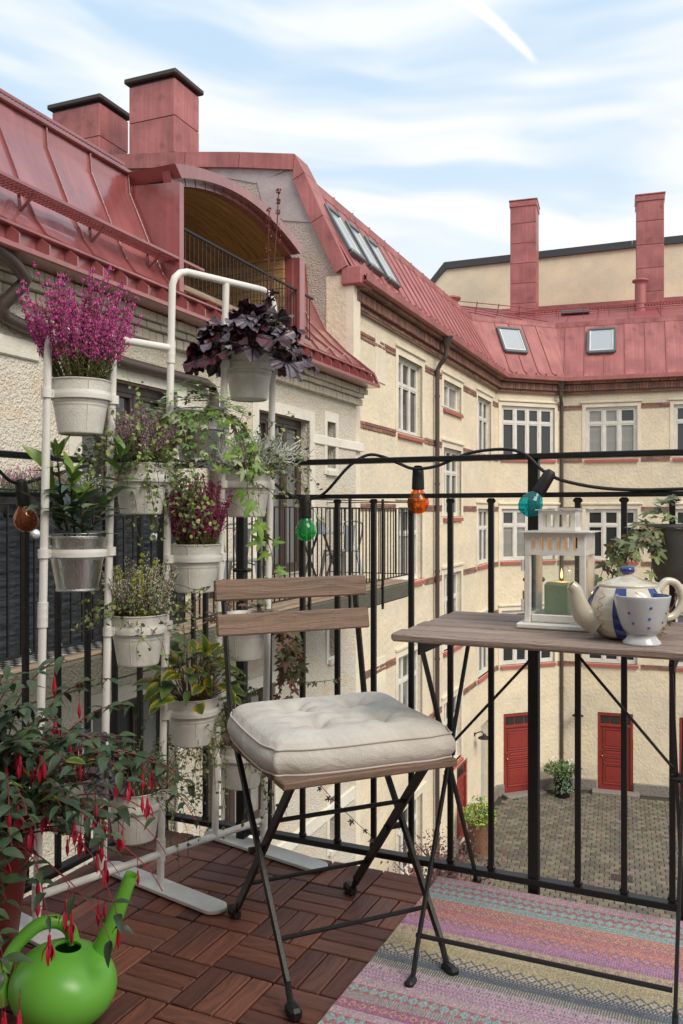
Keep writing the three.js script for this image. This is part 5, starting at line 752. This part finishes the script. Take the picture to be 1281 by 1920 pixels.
// ---------- furniture ----------
{ // folding chair
  const G = thing('folding_chair', 'slatted wooden folding chair with black crossed steel legs', 'chair', V(-0.0235, 0, -1.886), 0.43);
  const X1 = 0.172, X2 = 0.150;
  for (const s of [-1, 1]) {
    mesh('back_leg', join([bar(V(s * X1, 0.79, -0.245), V(s * X1, 0.455, -0.175), 0.006, 0.024, V(1, 0, 0)), bar(V(s * X1, 0.47, -0.178), V(s * X1, 0.05, 0.185), 0.010, 0.015, V(1, 0, 0)), tube([V(s * X1, 0.056, 0.18), V(s * X1, 0.025, 0.198), V(s * X1, 0.012, 0.215)], 0.0065, 10, 8)]), M.black, G);
    mesh('front_leg', join([bar(V(s * X2, 0.415, 0.15), V(s * X2, 0.04, -0.19), 0.008, 0.022, V(1, 0, 0)), tube([V(s * X2, 0.046, -0.185), V(s * X2, 0.02, -0.203), V(s * X2, 0.012, -0.22)], 0.0065, 10, 8)]), M.black, G);
    for (const [x, z] of [[X1, 0.214], [X2, -0.219]]) mesh('foot_cap', cbox(0.024, 0.025, 0.042, 0.006), M.blackMatt, G, V(s * x, 0.0115, z));
    mesh('pivot', rod(V(s * 0.142, 0.232, -0.017), V(s * 0.182, 0.232, -0.017), 0.007), M.black, G);
    mesh('seat_bracket', bar(V(s * (X2 + 0.008), 0.425, 0.175), V(s * (X2 + 0.008), 0.425, -0.17), 0.004, 0.022), M.black, G);
  }
  mesh('crossbar', rod(V(-X1, 0.11, 0.133), V(X1, 0.11, 0.133), 0.0048), M.black, G); mesh('crossbar', rod(V(-X2, 0.115, -0.123), V(X2, 0.115, -0.123), 0.0048), M.black, G); mesh('crossbar', rod(V(-X2, 0.315, 0.058), V(X2, 0.315, 0.058), 0.0048), M.black, G);
  for (const [y, z] of [[0.766, -0.232], [0.686, -0.215]]) { const m = mesh('back_slat', cbox(0.392, 0.050, 0.014, 0.003), chairWood[y > 0.7 ? 0 : 2], G, V(0, y, z + 0.004)); m.rotation.x = -0.2; }
  for (let k = 0; k < 6; k++) mesh('seat_slat', cbox(0.385, 0.016, 0.052, 0.003), chairWood[k % 3], G, V(0, 0.434, 0.186 - k * 0.068));
}
{ // cushion: boxed, tufted, piped edges
  const W = 0.200, D = 0.192, T = 0.048, N = 56, g0 = new THREE.BoxGeometry(2, 2, 2, N, 10, N); let g = g0.clone(); g.deleteAttribute('uv'); g.deleteAttribute('normal'); g = mergeVertices(g, 1e-4);
  const p = g.attributes.position, tuft = [[-0.36, -0.36], [0.36, -0.36], [-0.36, 0.36], [0.36, 0.36]];
  const shape = (x, y, z) => {
    const ex = 1 - Math.pow(Math.abs(x), 6), ez = 1 - Math.pow(Math.abs(z), 6), k = Math.pow(clamp(ex) * clamp(ez), 0.6); let h = 0;
    for (const [a, b] of tuft) { const d2 = (x - a) ** 2 + (z - b) ** 2; h += 0.040 * Math.exp(-d2 / 0.014) + 0.012 * Math.exp(-d2 / 0.09); }
    h += 0.007 * (Math.exp(-((x) ** 2) / 0.006) * (1 - smooth(0.3, 0.8, Math.abs(z))) * 0.6 + Math.exp(-((z) ** 2) / 0.006) * 0.5);
    for (const [a, b] of tuft) { const r = Math.hypot(x - a, z - b), an = Math.atan2(z - b, x - a); h += 0.0045 * Math.sin(an * 6 + a * 9 + b * 5 + 0.8 * Math.sin(an * 2)) * Math.exp(-((r - 0.22) ** 2) / 0.022); }
    const top = y > 0, Y = (top ? 1 : -1) * Math.abs(y) * T / 2 + (top ? Math.abs(y) : 0) ** 3 * (0.027 * k - h * 0.8 * k) - (top ? 0 : Math.abs(y) ** 3 * 0.002 * k);
    const r = Math.max(Math.abs(x), Math.abs(z)), cr = Math.hypot(x, z) > 1.16 ? 1 - 0.07 * smooth(1.16, 1.414, Math.hypot(x, z)) : 1, bulge = 1 + (Math.abs(y) < 0.999 || r > 0.98 ? 0.05 * (1 - y * y) * smooth(0.9, 1, r) : 0), side = 1 + 0.012 * Math.sin(x * 5 + z * 3) * smooth(0.8, 1, r);
    return V(x * W * cr * bulge * side, Y + 0.006 * smooth(0.4, 1, x) * smooth(-0.2, 1, -z), z * D * cr * bulge * side);
  };
  for (let i = 0; i < p.count; i++) { const v = shape(p.getX(i), p.getY(i), p.getZ(i)); p.setXYZ(i, v.x, v.y, v.z); }
  g.computeVertexNormals(); const uv = []; for (let i = 0; i < p.count; i++) uv.push(p.getX(i) + p.getY(i) * 0.5, p.getZ(i) + p.getY(i)); g.setAttribute('uv', new THREE.Float32BufferAttribute(uv, 2));
  const c = thing('seat_cushion', 'thick tufted off-white linen cushion with piped edges lying on the folding chair', 'cushion', V(-0.016, 0.4435 + T / 2, -1.888), 0.37);
  mesh('cover', g, M.linen, c);
  for (const y of [1, -1]) { const L = []; for (let k = 0; k < 96; k++) { const t = k / 96 * 4, e = Math.floor(t), f = (t - e) * 2 - 1, [x, z] = [[f, -1], [1, f], [-f, 1], [-1, -f]][e]; L.push(shape(x, y * 0.999, z).add(V(x * 0.0025, y * 0.0005, z * 0.0025))); } mesh('piping', tube(L, 0.0022, 260, 7, true), M.piping, c); }
  for (const [a, b] of tuft) mesh('tuft', new THREE.SphereGeometry(0.004, 10, 6).scale(1, 0.4, 1), M.linen, c, shape(a, 1, b).add(V(0, 0.0005, 0)));
}
const FLC = V(0.1, 0, -1.778), TU = V(Math.cos(TH), 0, Math.sin(TH)), TVb = V(Math.sin(TH), 0, -Math.cos(TH));
const tpos = (u, v, y = 0) => FLC.clone().addScaledVector(TU, u).addScaledVector(TVb, v).setY(y);   // u from the left end, v from the front edge
{ // folding table
  const W = 0.60, Dp = 0.44, G = thing('folding_table', 'weathered slatted wooden folding table on thin black steel legs', 'table', tpos(W / 2, Dp / 2), -TH);
  for (let k = 0; k < 6; k++) mesh('table_slat', cbox(W, 0.018, 0.0605, 0.005), tableWood[[0, 2, 1, 2, 0, 1][k]], G, V(rr(-0.001, 0.001), 0.691 + [0.001, -0.0015, 0.0008, -0.001, 0.0012, 0][k], Dp / 2 - 0.0333 - k * 0.0742)).rotation.x = [0.03, 0.045, 0.02, 0.04, 0.03, 0.045][k];
  for (const s of [-1, 1]) {
    const x = s * 0.245;
    mesh('top_bracket', bar(V(x, 0.668, Dp / 2 - 0.02), V(x, 0.668, -Dp / 2 + 0.02), 0.004, 0.026), M.black, G);
    mesh('leg', join([bar(V(x + 0.006, 0.668, -0.165), V(x + 0.006, 0.05, 0.235), 0.007, 0.013), tube([V(x + 0.006, 0.056, 0.231), V(x + 0.006, 0.022, 0.248), V(x + 0.006, 0.012, 0.262)], 0.0055, 10, 8)]), M.black, G);
    mesh('leg', join([bar(V(x - 0.006, 0.668, 0.165), V(x - 0.006, 0.05, -0.235), 0.007, 0.013), tube([V(x - 0.006, 0.056, -0.231), V(x - 0.006, 0.022, -0.246), V(x - 0.006, 0.012, -0.256)], 0.0055, 10, 8)]), M.black, G);
    for (const z of [0.262, -0.258]) mesh('foot_cap', cbox(0.018, 0.022, 0.034, 0.005), M.blackMatt, G, V(x + (z > 0 ? 0.006 : -0.006), 0.0115, z));
    mesh('pivot', rod(V(x - 0.016, 0.408, 0.003), V(x + 0.016, 0.408, 0.003), 0.008), M.black, G);
    mesh('brace', rod(V(x, 0.415, 0.003), V(s * 0.02, 0.672, 0.003), 0.0032), M.black, G);
  }
  mesh('crossbar', rod(V(-0.245, 0.085, 0.212), V(0.245, 0.085, 0.212), 0.0048), M.black, G);
}
{ // lantern
  const L = thing('candle_lantern', 'white metal candle lantern with slotted top and glass sides on the table', 'lantern', tpos(0.300, 0.250, 0.7005), -TH), w = 0.128, m = M.white, w2 = w / 2;
  mesh('tray', cbox(w + 0.03, 0.012, w + 0.03, 0.003), m, L, V(0, 0.007, 0));
  for (const x of [-1, 1]) for (const z of [-1, 1]) mesh('corner_post', cbox(0.013, 0.19, 0.013, 0.0015), m, L, V(x * (w2 - 0.0065), 0.108, z * (w2 - 0.0065)));
  for (let k = 0; k < 4; k++) {
    const a = k * Math.PI / 2, holes = [0, 1, 2, 3, 4, 5].map(i => [-0.049 + i * 0.0175, -0.049 + i * 0.0175 + 0.009, 0.168, 0.196]);
    const f = mesh('slotted_panel', slab(rect(-w2 + 0.0015, w2 - 0.0015, 0.158, 0.205), holes, 0.0016), m, L); f.rotation.y = a; f.position.set(Math.sin(a) * (w2 + 0.0005), 0, Math.cos(a) * (w2 + 0.0005));
    const r = mesh('bottom_rail', cbox(w - 0.03, 0.014, 0.010, 0.0015), m, L, V(Math.sin(a) * (w2 - 0.0065), 0.024, Math.cos(a) * (w2 - 0.0065))); r.rotation.y = a;
    const gl = mesh('glass_pane', new THREE.BoxGeometry(w - 0.024, 0.128, 0.0015), phys([0.97, 0.99, 0.98], 0.01, { transmission: 1, thickness: 0, ior: 1.5 }), L, V(Math.sin(a) * (w2 - 0.008), 0.095, Math.cos(a) * (w2 - 0.008))); gl.rotation.y = a;
    const t = mesh('chimney_panel', slab(rect(-0.0385, 0.0385, 0.209, 0.252), [0, 1, 2, 3].map(i => [-0.029 + i * 0.0165, -0.029 + i * 0.0165 + 0.0085, 0.217, 0.244]), 0.0014), m, L); t.rotation.y = a; t.position.set(Math.sin(a) * 0.0392, 0, Math.cos(a) * 0.0392);
  }
  mesh('roof_plate', slab(rect(-w2 - 0.012, w2 + 0.012, -w2 - 0.012, w2 + 0.012), [[-0.032, 0.032, -0.032, 0.032]], 0.002).rotateX(-Math.PI / 2), m, L, V(0, 0.208, 0));
  mesh('top_plate', slab(rect(-0.045, 0.045, -0.045, 0.045), [[-0.02, 0.02, -0.02, 0.02]], 0.0018).rotateX(-Math.PI / 2), m, L, V(0, 0.255, 0));
  const h = mesh('carry_handle', slab(rect(-0.042, 0.042, -0.042, 0.042), [[-0.034, 0.034, -0.034, 0.034]], 0.0018).rotateX(-Math.PI / 2), m, L, V(0.026, 0.258, 0.016)); h.rotation.z = -0.02;
  for (const y of [0.05, 0.135]) mesh('hinge', rod(V(-w2 - 0.004, y - 0.012, w2 - 0.004), V(-w2 - 0.004, y + 0.012, w2 - 0.004), 0.0035), m, L); mesh('latch', at(cbox(0.003, 0.02, 0.006, 0.001), -w2 - 0.004, 0.07, w2 - 0.01), M.brass, L);
  const C = thing('pillar_candle', 'square sage green pillar candle burning inside the white lantern', 'candle', tpos(0.303, 0.252, 0.7005 + 0.0135), -TH - 0.18);
  mesh('wax', cbox(0.060, 0.084, 0.060, 0.006), phys([0.27, 0.36, 0.25], 0.5, { sheen: 0.2 }), C, V(0, 0.042, 0));
  mesh('wick', rod(V(0, 0.083, 0), V(0.0005, 0.092, 0), 0.0009), M.blackMatt, C);
  mesh('flame', lathe([[0.0001, 0.089], [0.0026, 0.094], [0.0031, 0.098], [0.0018, 0.106], [0.0001, 0.114]], 12), new THREE.MeshStandardMaterial({ color: 0x000000, emissive: new THREE.Color().setRGB(1, 0.62, 0.22), emissiveIntensity: 1.6 }), C);
  const fl = new THREE.PointLight(0xffb060, 0.004, 0, 2); fl.position.set(0, 0.101, 0); fl.castShadow = true; fl.shadow.radius = 0.15; C.add(fl);
}
{ // teapot: cream glaze with blue bands and gold squiggles
  const cream = phys([0.74, 0.69, 0.58], 0.16, { clearcoat: 0.6, clearcoatRoughness: 0.08, map: rep(patchC, 0.2) }), blue = phys([0.014, 0.035, 0.20], 0.14, { clearcoat: 0.7, clearcoatRoughness: 0.06 }), gold = phys([0.55, 0.30, 0.10], 0.35);
  const T = thing('teapot', 'round cream ceramic teapot with blue stripes and blue lid knob', 'teapot', tpos(0.452, 0.14, 0.701), -TH * 0.2), R = y => { const t = (y - 0.004) / 0.094; return 0.036 + 0.040 * Math.pow(Math.sin(Math.PI * clamp(0.12 + t * 0.72)), 0.9); };
  T.scale.setScalar(1.03); const prof = [[0.001, 0.003], [0.036, 0.003], [0.038, 0]]; for (let i = 0; i <= 24; i++) { const y = 0.004 + i / 24 * 0.094; prof.push([R(y), y]); } prof.push([0.044, 0.1]);
  mesh('body', lathe(prof, 64), cream, T);
  const stripe = (a, w) => { const P = [], I = [], n = 24; for (let i = 0; i <= n; i++) { const y = 0.004 + i / n * 0.094, r = R(y) + 0.0006; for (let k = 0; k <= 4; k++) { const b = a + (k / 4 - 0.5) * w; P.push(Math.sin(b) * r, y, Math.cos(b) * r); } } for (let i = 0; i < n; i++) for (let k = 0; k < 4; k++) { const q = i * 5 + k; I.push(q, q + 1, q + 5, q + 1, q + 6, q + 5); } const g = new THREE.BufferGeometry(); g.setAttribute('position', new THREE.Float32BufferAttribute(P, 3)); g.setIndex(I); g.computeVertexNormals(); return g; };
  for (let k = 0; k < 6; k++) { mesh('blue_stripe', stripe(-0.42 + k * 1.047, 0.33), blue, T); const P = []; for (let i = 0; i <= 20; i++) { const y = 0.012 + i / 20 * 0.08, b = 0.10 + k * 1.047 + 0.09 * Math.sin(i * 1.5); P.push(V(Math.sin(b) * (R(y) + 0.0002), y, Math.cos(b) * (R(y) + 0.0002))); } mesh('gold_squiggle', tube(P, 0.0007, 60, 5), gold, T); }
  mesh('lid', lathe([[0.054, 0.097], [0.056, 0.1], [0.055, 0.104], [0.046, 0.107], [0.025, 0.114], [0.012, 0.118], [0.009, 0.122], [0.009, 0.124]], 48), cream, T);
  mesh('lid_knob', lathe([[0.006, 0.121], [0.0125, 0.124], [0.0145, 0.130], [0.012, 0.136], [0.0001, 0.1375]], 28), blue, T);
  const sp = []; const sc = new THREE.CatmullRomCurve3([V(-0.058, 0.030, 0.012), V(-0.085, 0.045, 0.018), V(-0.096, 0.070, 0.020), V(-0.102, 0.092, 0.022), V(-0.112, 0.102, 0.024)]);
  { const n = 22, rad = 16, P = [], I = []; for (let i = 0; i <= n; i++) { const t = i / n, c = sc.getPoint(t), d = sc.getTangent(t), s = V(0, 0, 1), u = s.clone().cross(d).normalize(), r = lerp(0.030, 0.0095, Math.pow(t, 0.6)); for (let k = 0; k <= rad; k++) { const a = k / rad * Math.PI * 2, v = c.clone().addScaledVector(u, Math.cos(a) * r).addScaledVector(s, Math.sin(a) * r * 0.9); P.push(v.x, v.y, v.z); } } for (let i = 0; i < n; i++) for (let k = 0; k < rad; k++) { const q = i * (rad + 1) + k; I.push(q, q + rad + 1, q + 1, q + 1, q + rad + 1, q + rad + 2); } const g = new THREE.BufferGeometry(); g.setAttribute('position', new THREE.Float32BufferAttribute(P, 3)); g.setIndex(I); g.computeVertexNormals(); mesh('spout', g, cream, T); }
  mesh('handle', tube([V(0.060, 0.088, -0.010), V(0.078, 0.107, -0.016), V(0.100, 0.100, -0.020), V(0.110, 0.070, -0.021), V(0.095, 0.042, -0.018), V(0.070, 0.034, -0.012)], 0.0075, 40, 12), cream, T);
}
{ // footed cup
  const outer = phys([0.56, 0.58, 0.61], 0.22, { clearcoat: 0.5, clearcoatRoughness: 0.1 }), blue = phys([0.05, 0.13, 0.36], 0.18, { clearcoat: 0.6 }), C = thing('footed_cup', 'white footed ceramic cup with blue dots and blue inside standing before the teapot', 'cup', tpos(0.488, 0.055, 0.701), 0); C.scale.setScalar(1.07);
  const R = y => 0.0225 + 0.0262 * Math.pow(clamp((y - 0.018) / 0.067), 0.5);
  const P = [[0.001, 0.004], [0.030, 0.002], [0.032, 0], [0.0325, 0.004], [0.027, 0.010], [0.0225, 0.018]]; for (let i = 1; i <= 14; i++) { const y = 0.018 + i / 14 * 0.067; P.push([R(y), y]); } P.push([0.048, 0.0868], [0.0465, 0.0865]);
  mesh('cup_body', lathe(P, 56), outer, C); const q = []; for (let i = 14; i >= 0; i--) { const y = 0.020 + i / 14 * 0.0655; q.push([Math.max(0.001, R(y) - 0.0028), y]); } q.push([0.001, 0.022]); mesh('cup_inside', lathe(q, 48), blue, C);
  for (const [a, y] of [[0.0, 0.068], [-0.02, 0.049], [0.0, 0.033], [-0.85, 0.058], [-0.72, 0.04], [0.85, 0.058], [0.75, 0.042], [1.7, 0.066], [1.7, 0.048], [-1.7, 0.062], [2.5, 0.055], [3.2, 0.06], [3.2, 0.04]]) { const d = mesh('blue_dot', new THREE.SphereGeometry(0.0027, 12, 8).scale(1, 1, 0.22), blue, C, V(Math.sin(a) * (R(y) + 0.0001), y, Math.cos(a) * (R(y) + 0.0001))); d.rotation.y = a; }
}
{ // ivy in an old zinc pot hung on the rail
  const p0 = V(0.752, 0.795, -1.90), t = thing('ivy_pot', 'variegated ivy trailing from a dull grey zinc pot hung on the railing beside the teapot', 'potted plant', p0), w = new Soup();
  mesh('pot', lathe([[0.001, 0.003], [0.055, 0], [0.058, 0.004], [0.075, 0.118], [0.079, 0.12], [0.079, 0.127], [0.074, 0.128], [0.070, 0.1], [0.001, 0.1]], 36), M.zincOld, t); mesh('soil', new THREE.CircleGeometry(0.07, 20).rotateX(-Math.PI / 2), M.soil, t, V(0, 0.102, 0));
  mesh('hook', tube([V(0.03, 0.12, -0.068), V(0.035, 0.19, -0.075), V(0.04, 0.205, -0.09), V(0.045, 0.195, -0.105)], 0.003, 20, 6), M.galv, t);
  for (let i = 0; i < 46; i++) { const a = rr(0, 6.28), q = Math.sqrt(rnd()) * 0.10; leaf(t, IVY, ML.ivyGrey, V(Math.cos(a) * q, 0.115 + (0.1 - q) * 0.8 + rr(-0.01, 0.02), Math.sin(a) * q), V(Math.cos(a), rr(-0.3, 0.5), Math.sin(a)), V(0, 1, 0.4), rr(0.022, 0.04)); }
  for (let i = 0; i < 9; i++) { const z = rr(-0.2, 0.6); ivyStrand(t, path(V(-0.06, 0.12, z * 0.08), V(-1, 0.25, z), Math.round(rr(5, 9)), 0.019, u => V(rr(-0.2, 0.1), -0.28, rr(-0.1, 0.1))), w, ML.ivyGrey, 0.03, 0.022); }
  ivyStrand(t, path(V(-0.065, 0.10, 0.05), V(-0.5, -0.4, 0.5), 12, 0.019, u => V(0.04, -0.12, 0.01)), w, ML.ivyGrey, 0.032, 0.02); ivyStrand(t, path(V(-0.07, 0.1, 0.07), V(-1, 0, 0.3), 10, 0.019, u => V(0.05, -0.13, 0.02)), w, ML.ivyGrey, 0.028, 0.018); ivyStrand(t, path(V(0.0, 0.06, 0.085), V(-0.4, -0.5, 0.3), 12, 0.017, u => V(rr(-0.2, 0.1), -0.06, 0.03)), w, ML.ivyRust, 0.02, 0.014);
  mesh('vines', w.geo, M.vegMatt, t);
}
{ // woven cotton rug: stripes of small figures
  const C = { w: [0.86, 0.80, 0.78], pk: [0.88, 0.56, 0.72], mg: [0.68, 0.30, 0.52], rd: [0.80, 0.34, 0.40], te: [0.56, 0.80, 0.78], co: [0.92, 0.50, 0.44], or: [0.94, 0.60, 0.46], pu: [0.54, 0.30, 0.50], li: [0.84, 0.54, 0.76], ye: [0.84, 0.74, 0.50], cr: [0.88, 0.82, 0.70], na: [0.19, 0.23, 0.30], gr: [0.42, 0.46, 0.52] };
  const dia = (c, r, n = 8) => { const x = Math.abs(((c % n) + n) % n - n / 2), y = Math.abs(r - n / 2); return x + y; };
  const bands = [   // [rows, figure(column, row)]
    [7, (c, r) => (c + r) % 2 ? C.w : C.pk], [9, (c, r) => { const d = dia(c, r); return d < 2 ? C.pk : d < 4.2 ? C.te : C.rd; }], [9, (c, r) => { const d = dia(c + 4, r); return d < 2 ? C.w : d < 4.2 ? C.te : C.rd; }], [9, (c, r) => c % 2 ? C.te : r % 3 ? C.te : C.rd], [4, (c, r) => C.co], [9, (c, r) => { const d = dia(c, r); return d < 1.5 ? C.rd : d > 3.4 && d < 5 ? C.pu : C.or; }], [7, (c, r) => (c * 3 + r * 5) % 7 < 2 ? C.mg : C.co], [6, (c, r) => (c + r) % 9 === 0 ? C.or : C.co],
    [9, (c, r) => { const d = dia(c, r); return d < 1.6 ? C.or : d < 3.6 ? C.li : d < 5 ? C.pu : C.co; }], [8, (c, r) => c % 2 ? C.li : r % 2 ? C.mg : C.li], [4, (c, r) => (c + r) % 2 ? C.mg : C.li], [10, (c, r) => { const d = dia(c, r, 10); return d < 2.2 && (c + r) % 2 === 0 ? C.mg : (c + 2 * r) % 9 === 0 ? C.li : C.ye; }], [8, (c, r) => (c * 2 + r) % 5 === 0 ? C.cr : C.ye], [10, (c, r) => (c + r * 2) % 4 === 0 ? [0.66, 0.56, 0.36] : C.ye],
    [10, (c, r) => { const d = dia(c, r, 10); return d < 1.6 ? C.or : d < 4 ? C.cr : d < 5.6 ? C.na : C.ye; }], [5, (c, r) => (c + r) % 3 ? C.na : C.w], [6, (c, r) => c % 2 ? C.na : C.gr], [7, (c, r) => (c + r) % 2 ? C.cr : C.na], [8, (c, r) => { const d = dia(c, r); return d < 2.4 && (c + r) % 2 ? C.na : (c + r) % 2 ? C.li : C.w; }], [11, (c, r) => (c + r) % 3 === 0 ? C.w : r % 4 === 0 ? C.mg : C.li], [8, (c, r) => (c + r) % 2 ? C.w : C.pk], [9, (c, r) => { const d = dia(c, r); return d < 2 ? C.pk : d < 4.2 ? C.te : C.rd; }], [8, (c, r) => c % 2 ? C.te : C.rd], [10, (c, r) => { const d = dia(c, r); return d < 2 ? C.pu : d < 4 ? C.or : C.mg; }]];
  const rowsAll = []; while (rowsAll.length < 376) bands.forEach(([n, f], b) => { for (let r = 0; r < n; r++) rowsAll.push([f, r]); });
  const S = 1024, NC = 256, NR = 366, jit = (i, j) => hash(i * 7 + 3, j * 13 + 1);
  const cell = (u, v) => { const wob = (pn(u * 12, v * 30, 12, 30) - 0.5) * 1.2, y = v * NR, j = Math.floor(y), x = u * NC + (j % 2) * 0.5, i = Math.floor(x); return [((i % NC) + NC) % NC, j, x - i, y - j]; };
  const map = tex(S, S, (u, v) => { const [i, j, fx, fy] = cell(u, v), [f, r] = rowsAll[j], c = f(i, r), k = 0.88 + 0.24 * jit(i, j) - 0.05; return c.map(q => lerp(q, 0.95, 0.36) * k); }, true);
  const hgt = tex(S, S, (u, v) => { const [i, j, fx, fy] = cell(u, v); return clamp(Math.sin(fx * Math.PI) * Math.sin(fy * Math.PI) * 0.85 + 0.15 * jit(i, j)); });
  const U = 2.2, D = 1.25, g = new THREE.BoxGeometry(U, 0.007, D, 110, 1, 70), p = g.attributes.position, uv = g.attributes.uv;
  for (let i = 0; i < p.count; i++) { const x = p.getX(i), z = p.getZ(i); uv.setXY(i, (x + U / 2) / 0.66, (z + D / 2) / 1.2); const b = smooth(0, 0.03, z + D / 2); p.setY(i, p.getY(i) + 0.0035 + 0.0022 * fbm(x * 5 + 40, z * 7 + 40, 128, 128, 3) + 0.006 * (1 - b) + 0.004 * Math.pow(fbm(x * 2.2 + 11, z * 4 + 7, 64, 64, 2), 2)); p.setX(i, x + 0.004 * (fbm(z * 18 + 50, 3, 128, 8, 2) - 0.5) * (x < -U / 2 + 0.02 ? 1 : 0)); p.setZ(i, z + 0.006 * (fbm(x * 9 + 20, 5, 128, 8, 2) - 0.5)); }
  g.computeVertexNormals();
  const m = tag(mesh('woven_rug', g, std(0xffffff, 0.95, { map, bumpMap: hgt, bumpScale: 0.004 })), 'multicoloured woven cotton rug with rows of small diamonds under the table', 'rug');
  const e = V(0.246, 0, -2.208); m.position.copy(e.addScaledVector(TU, U / 2).addScaledVector(TVb, -D / 2)).setY(0.002); m.rotation.y = -TH;
}
{ // watering can
  const green = phys([0.17, 0.50, 0.06], 0.3), W = thing('watering_can', 'round lime green plastic watering can with long spout on the deck', 'watering can', V(-0.525, 0, -1.60), 0);
  const P = [[0.001, 0.004], [0.040, 0.002], [0.055, 0.006]]; for (let i = 1; i <= 22; i++) { const a = lerp(-1.05, 1.30, i / 22); P.push([0.097 * Math.cos(a), 0.073 + 0.073 * Math.sin(a)]); } P.push([0.0245, 0.1445], [0.023, 0.143], [0.024, 0.138]);
  mesh('body', lathe(P, 56), green, W).rotation.z = -0.12;
  const inner = []; for (let i = 20; i >= 0; i--) { const a = lerp(-1.2, 1.26, i / 20); inner.push([0.094 * Math.cos(a), 0.073 + 0.070 * Math.sin(a)]); } mesh('inside', lathe(inner, 40), green, W).rotation.z = -0.12;
  const tip = V(0.130, 0.268, -0.02), b = V(0.062, 0.095, -0.03), d = tip.clone().sub(b), L = d.length(); const sp = lathe([[0.021, 0], [0.017, L * 0.4], [0.0135, L * 0.8], [0.0122, L], [0.0100, L], [0.0105, L * 0.9]], 24).applyQuaternion(new THREE.Quaternion().setFromUnitVectors(V(0, 1, 0), d.clone().normalize())); mesh('spout', sp, green, W, b);
  mesh('handle', tube([V(-0.088, 0.05, 0.03), V(-0.100, 0.085, 0.02), V(-0.086, 0.135, 0.0), V(-0.050, 0.170, -0.02), V(-0.015, 0.174, -0.032), V(0.008, 0.158, -0.036), V(0.016, 0.132, -0.036)], 0.0125, 50, 14), green, W);
}
renderer.render(scene, camera);
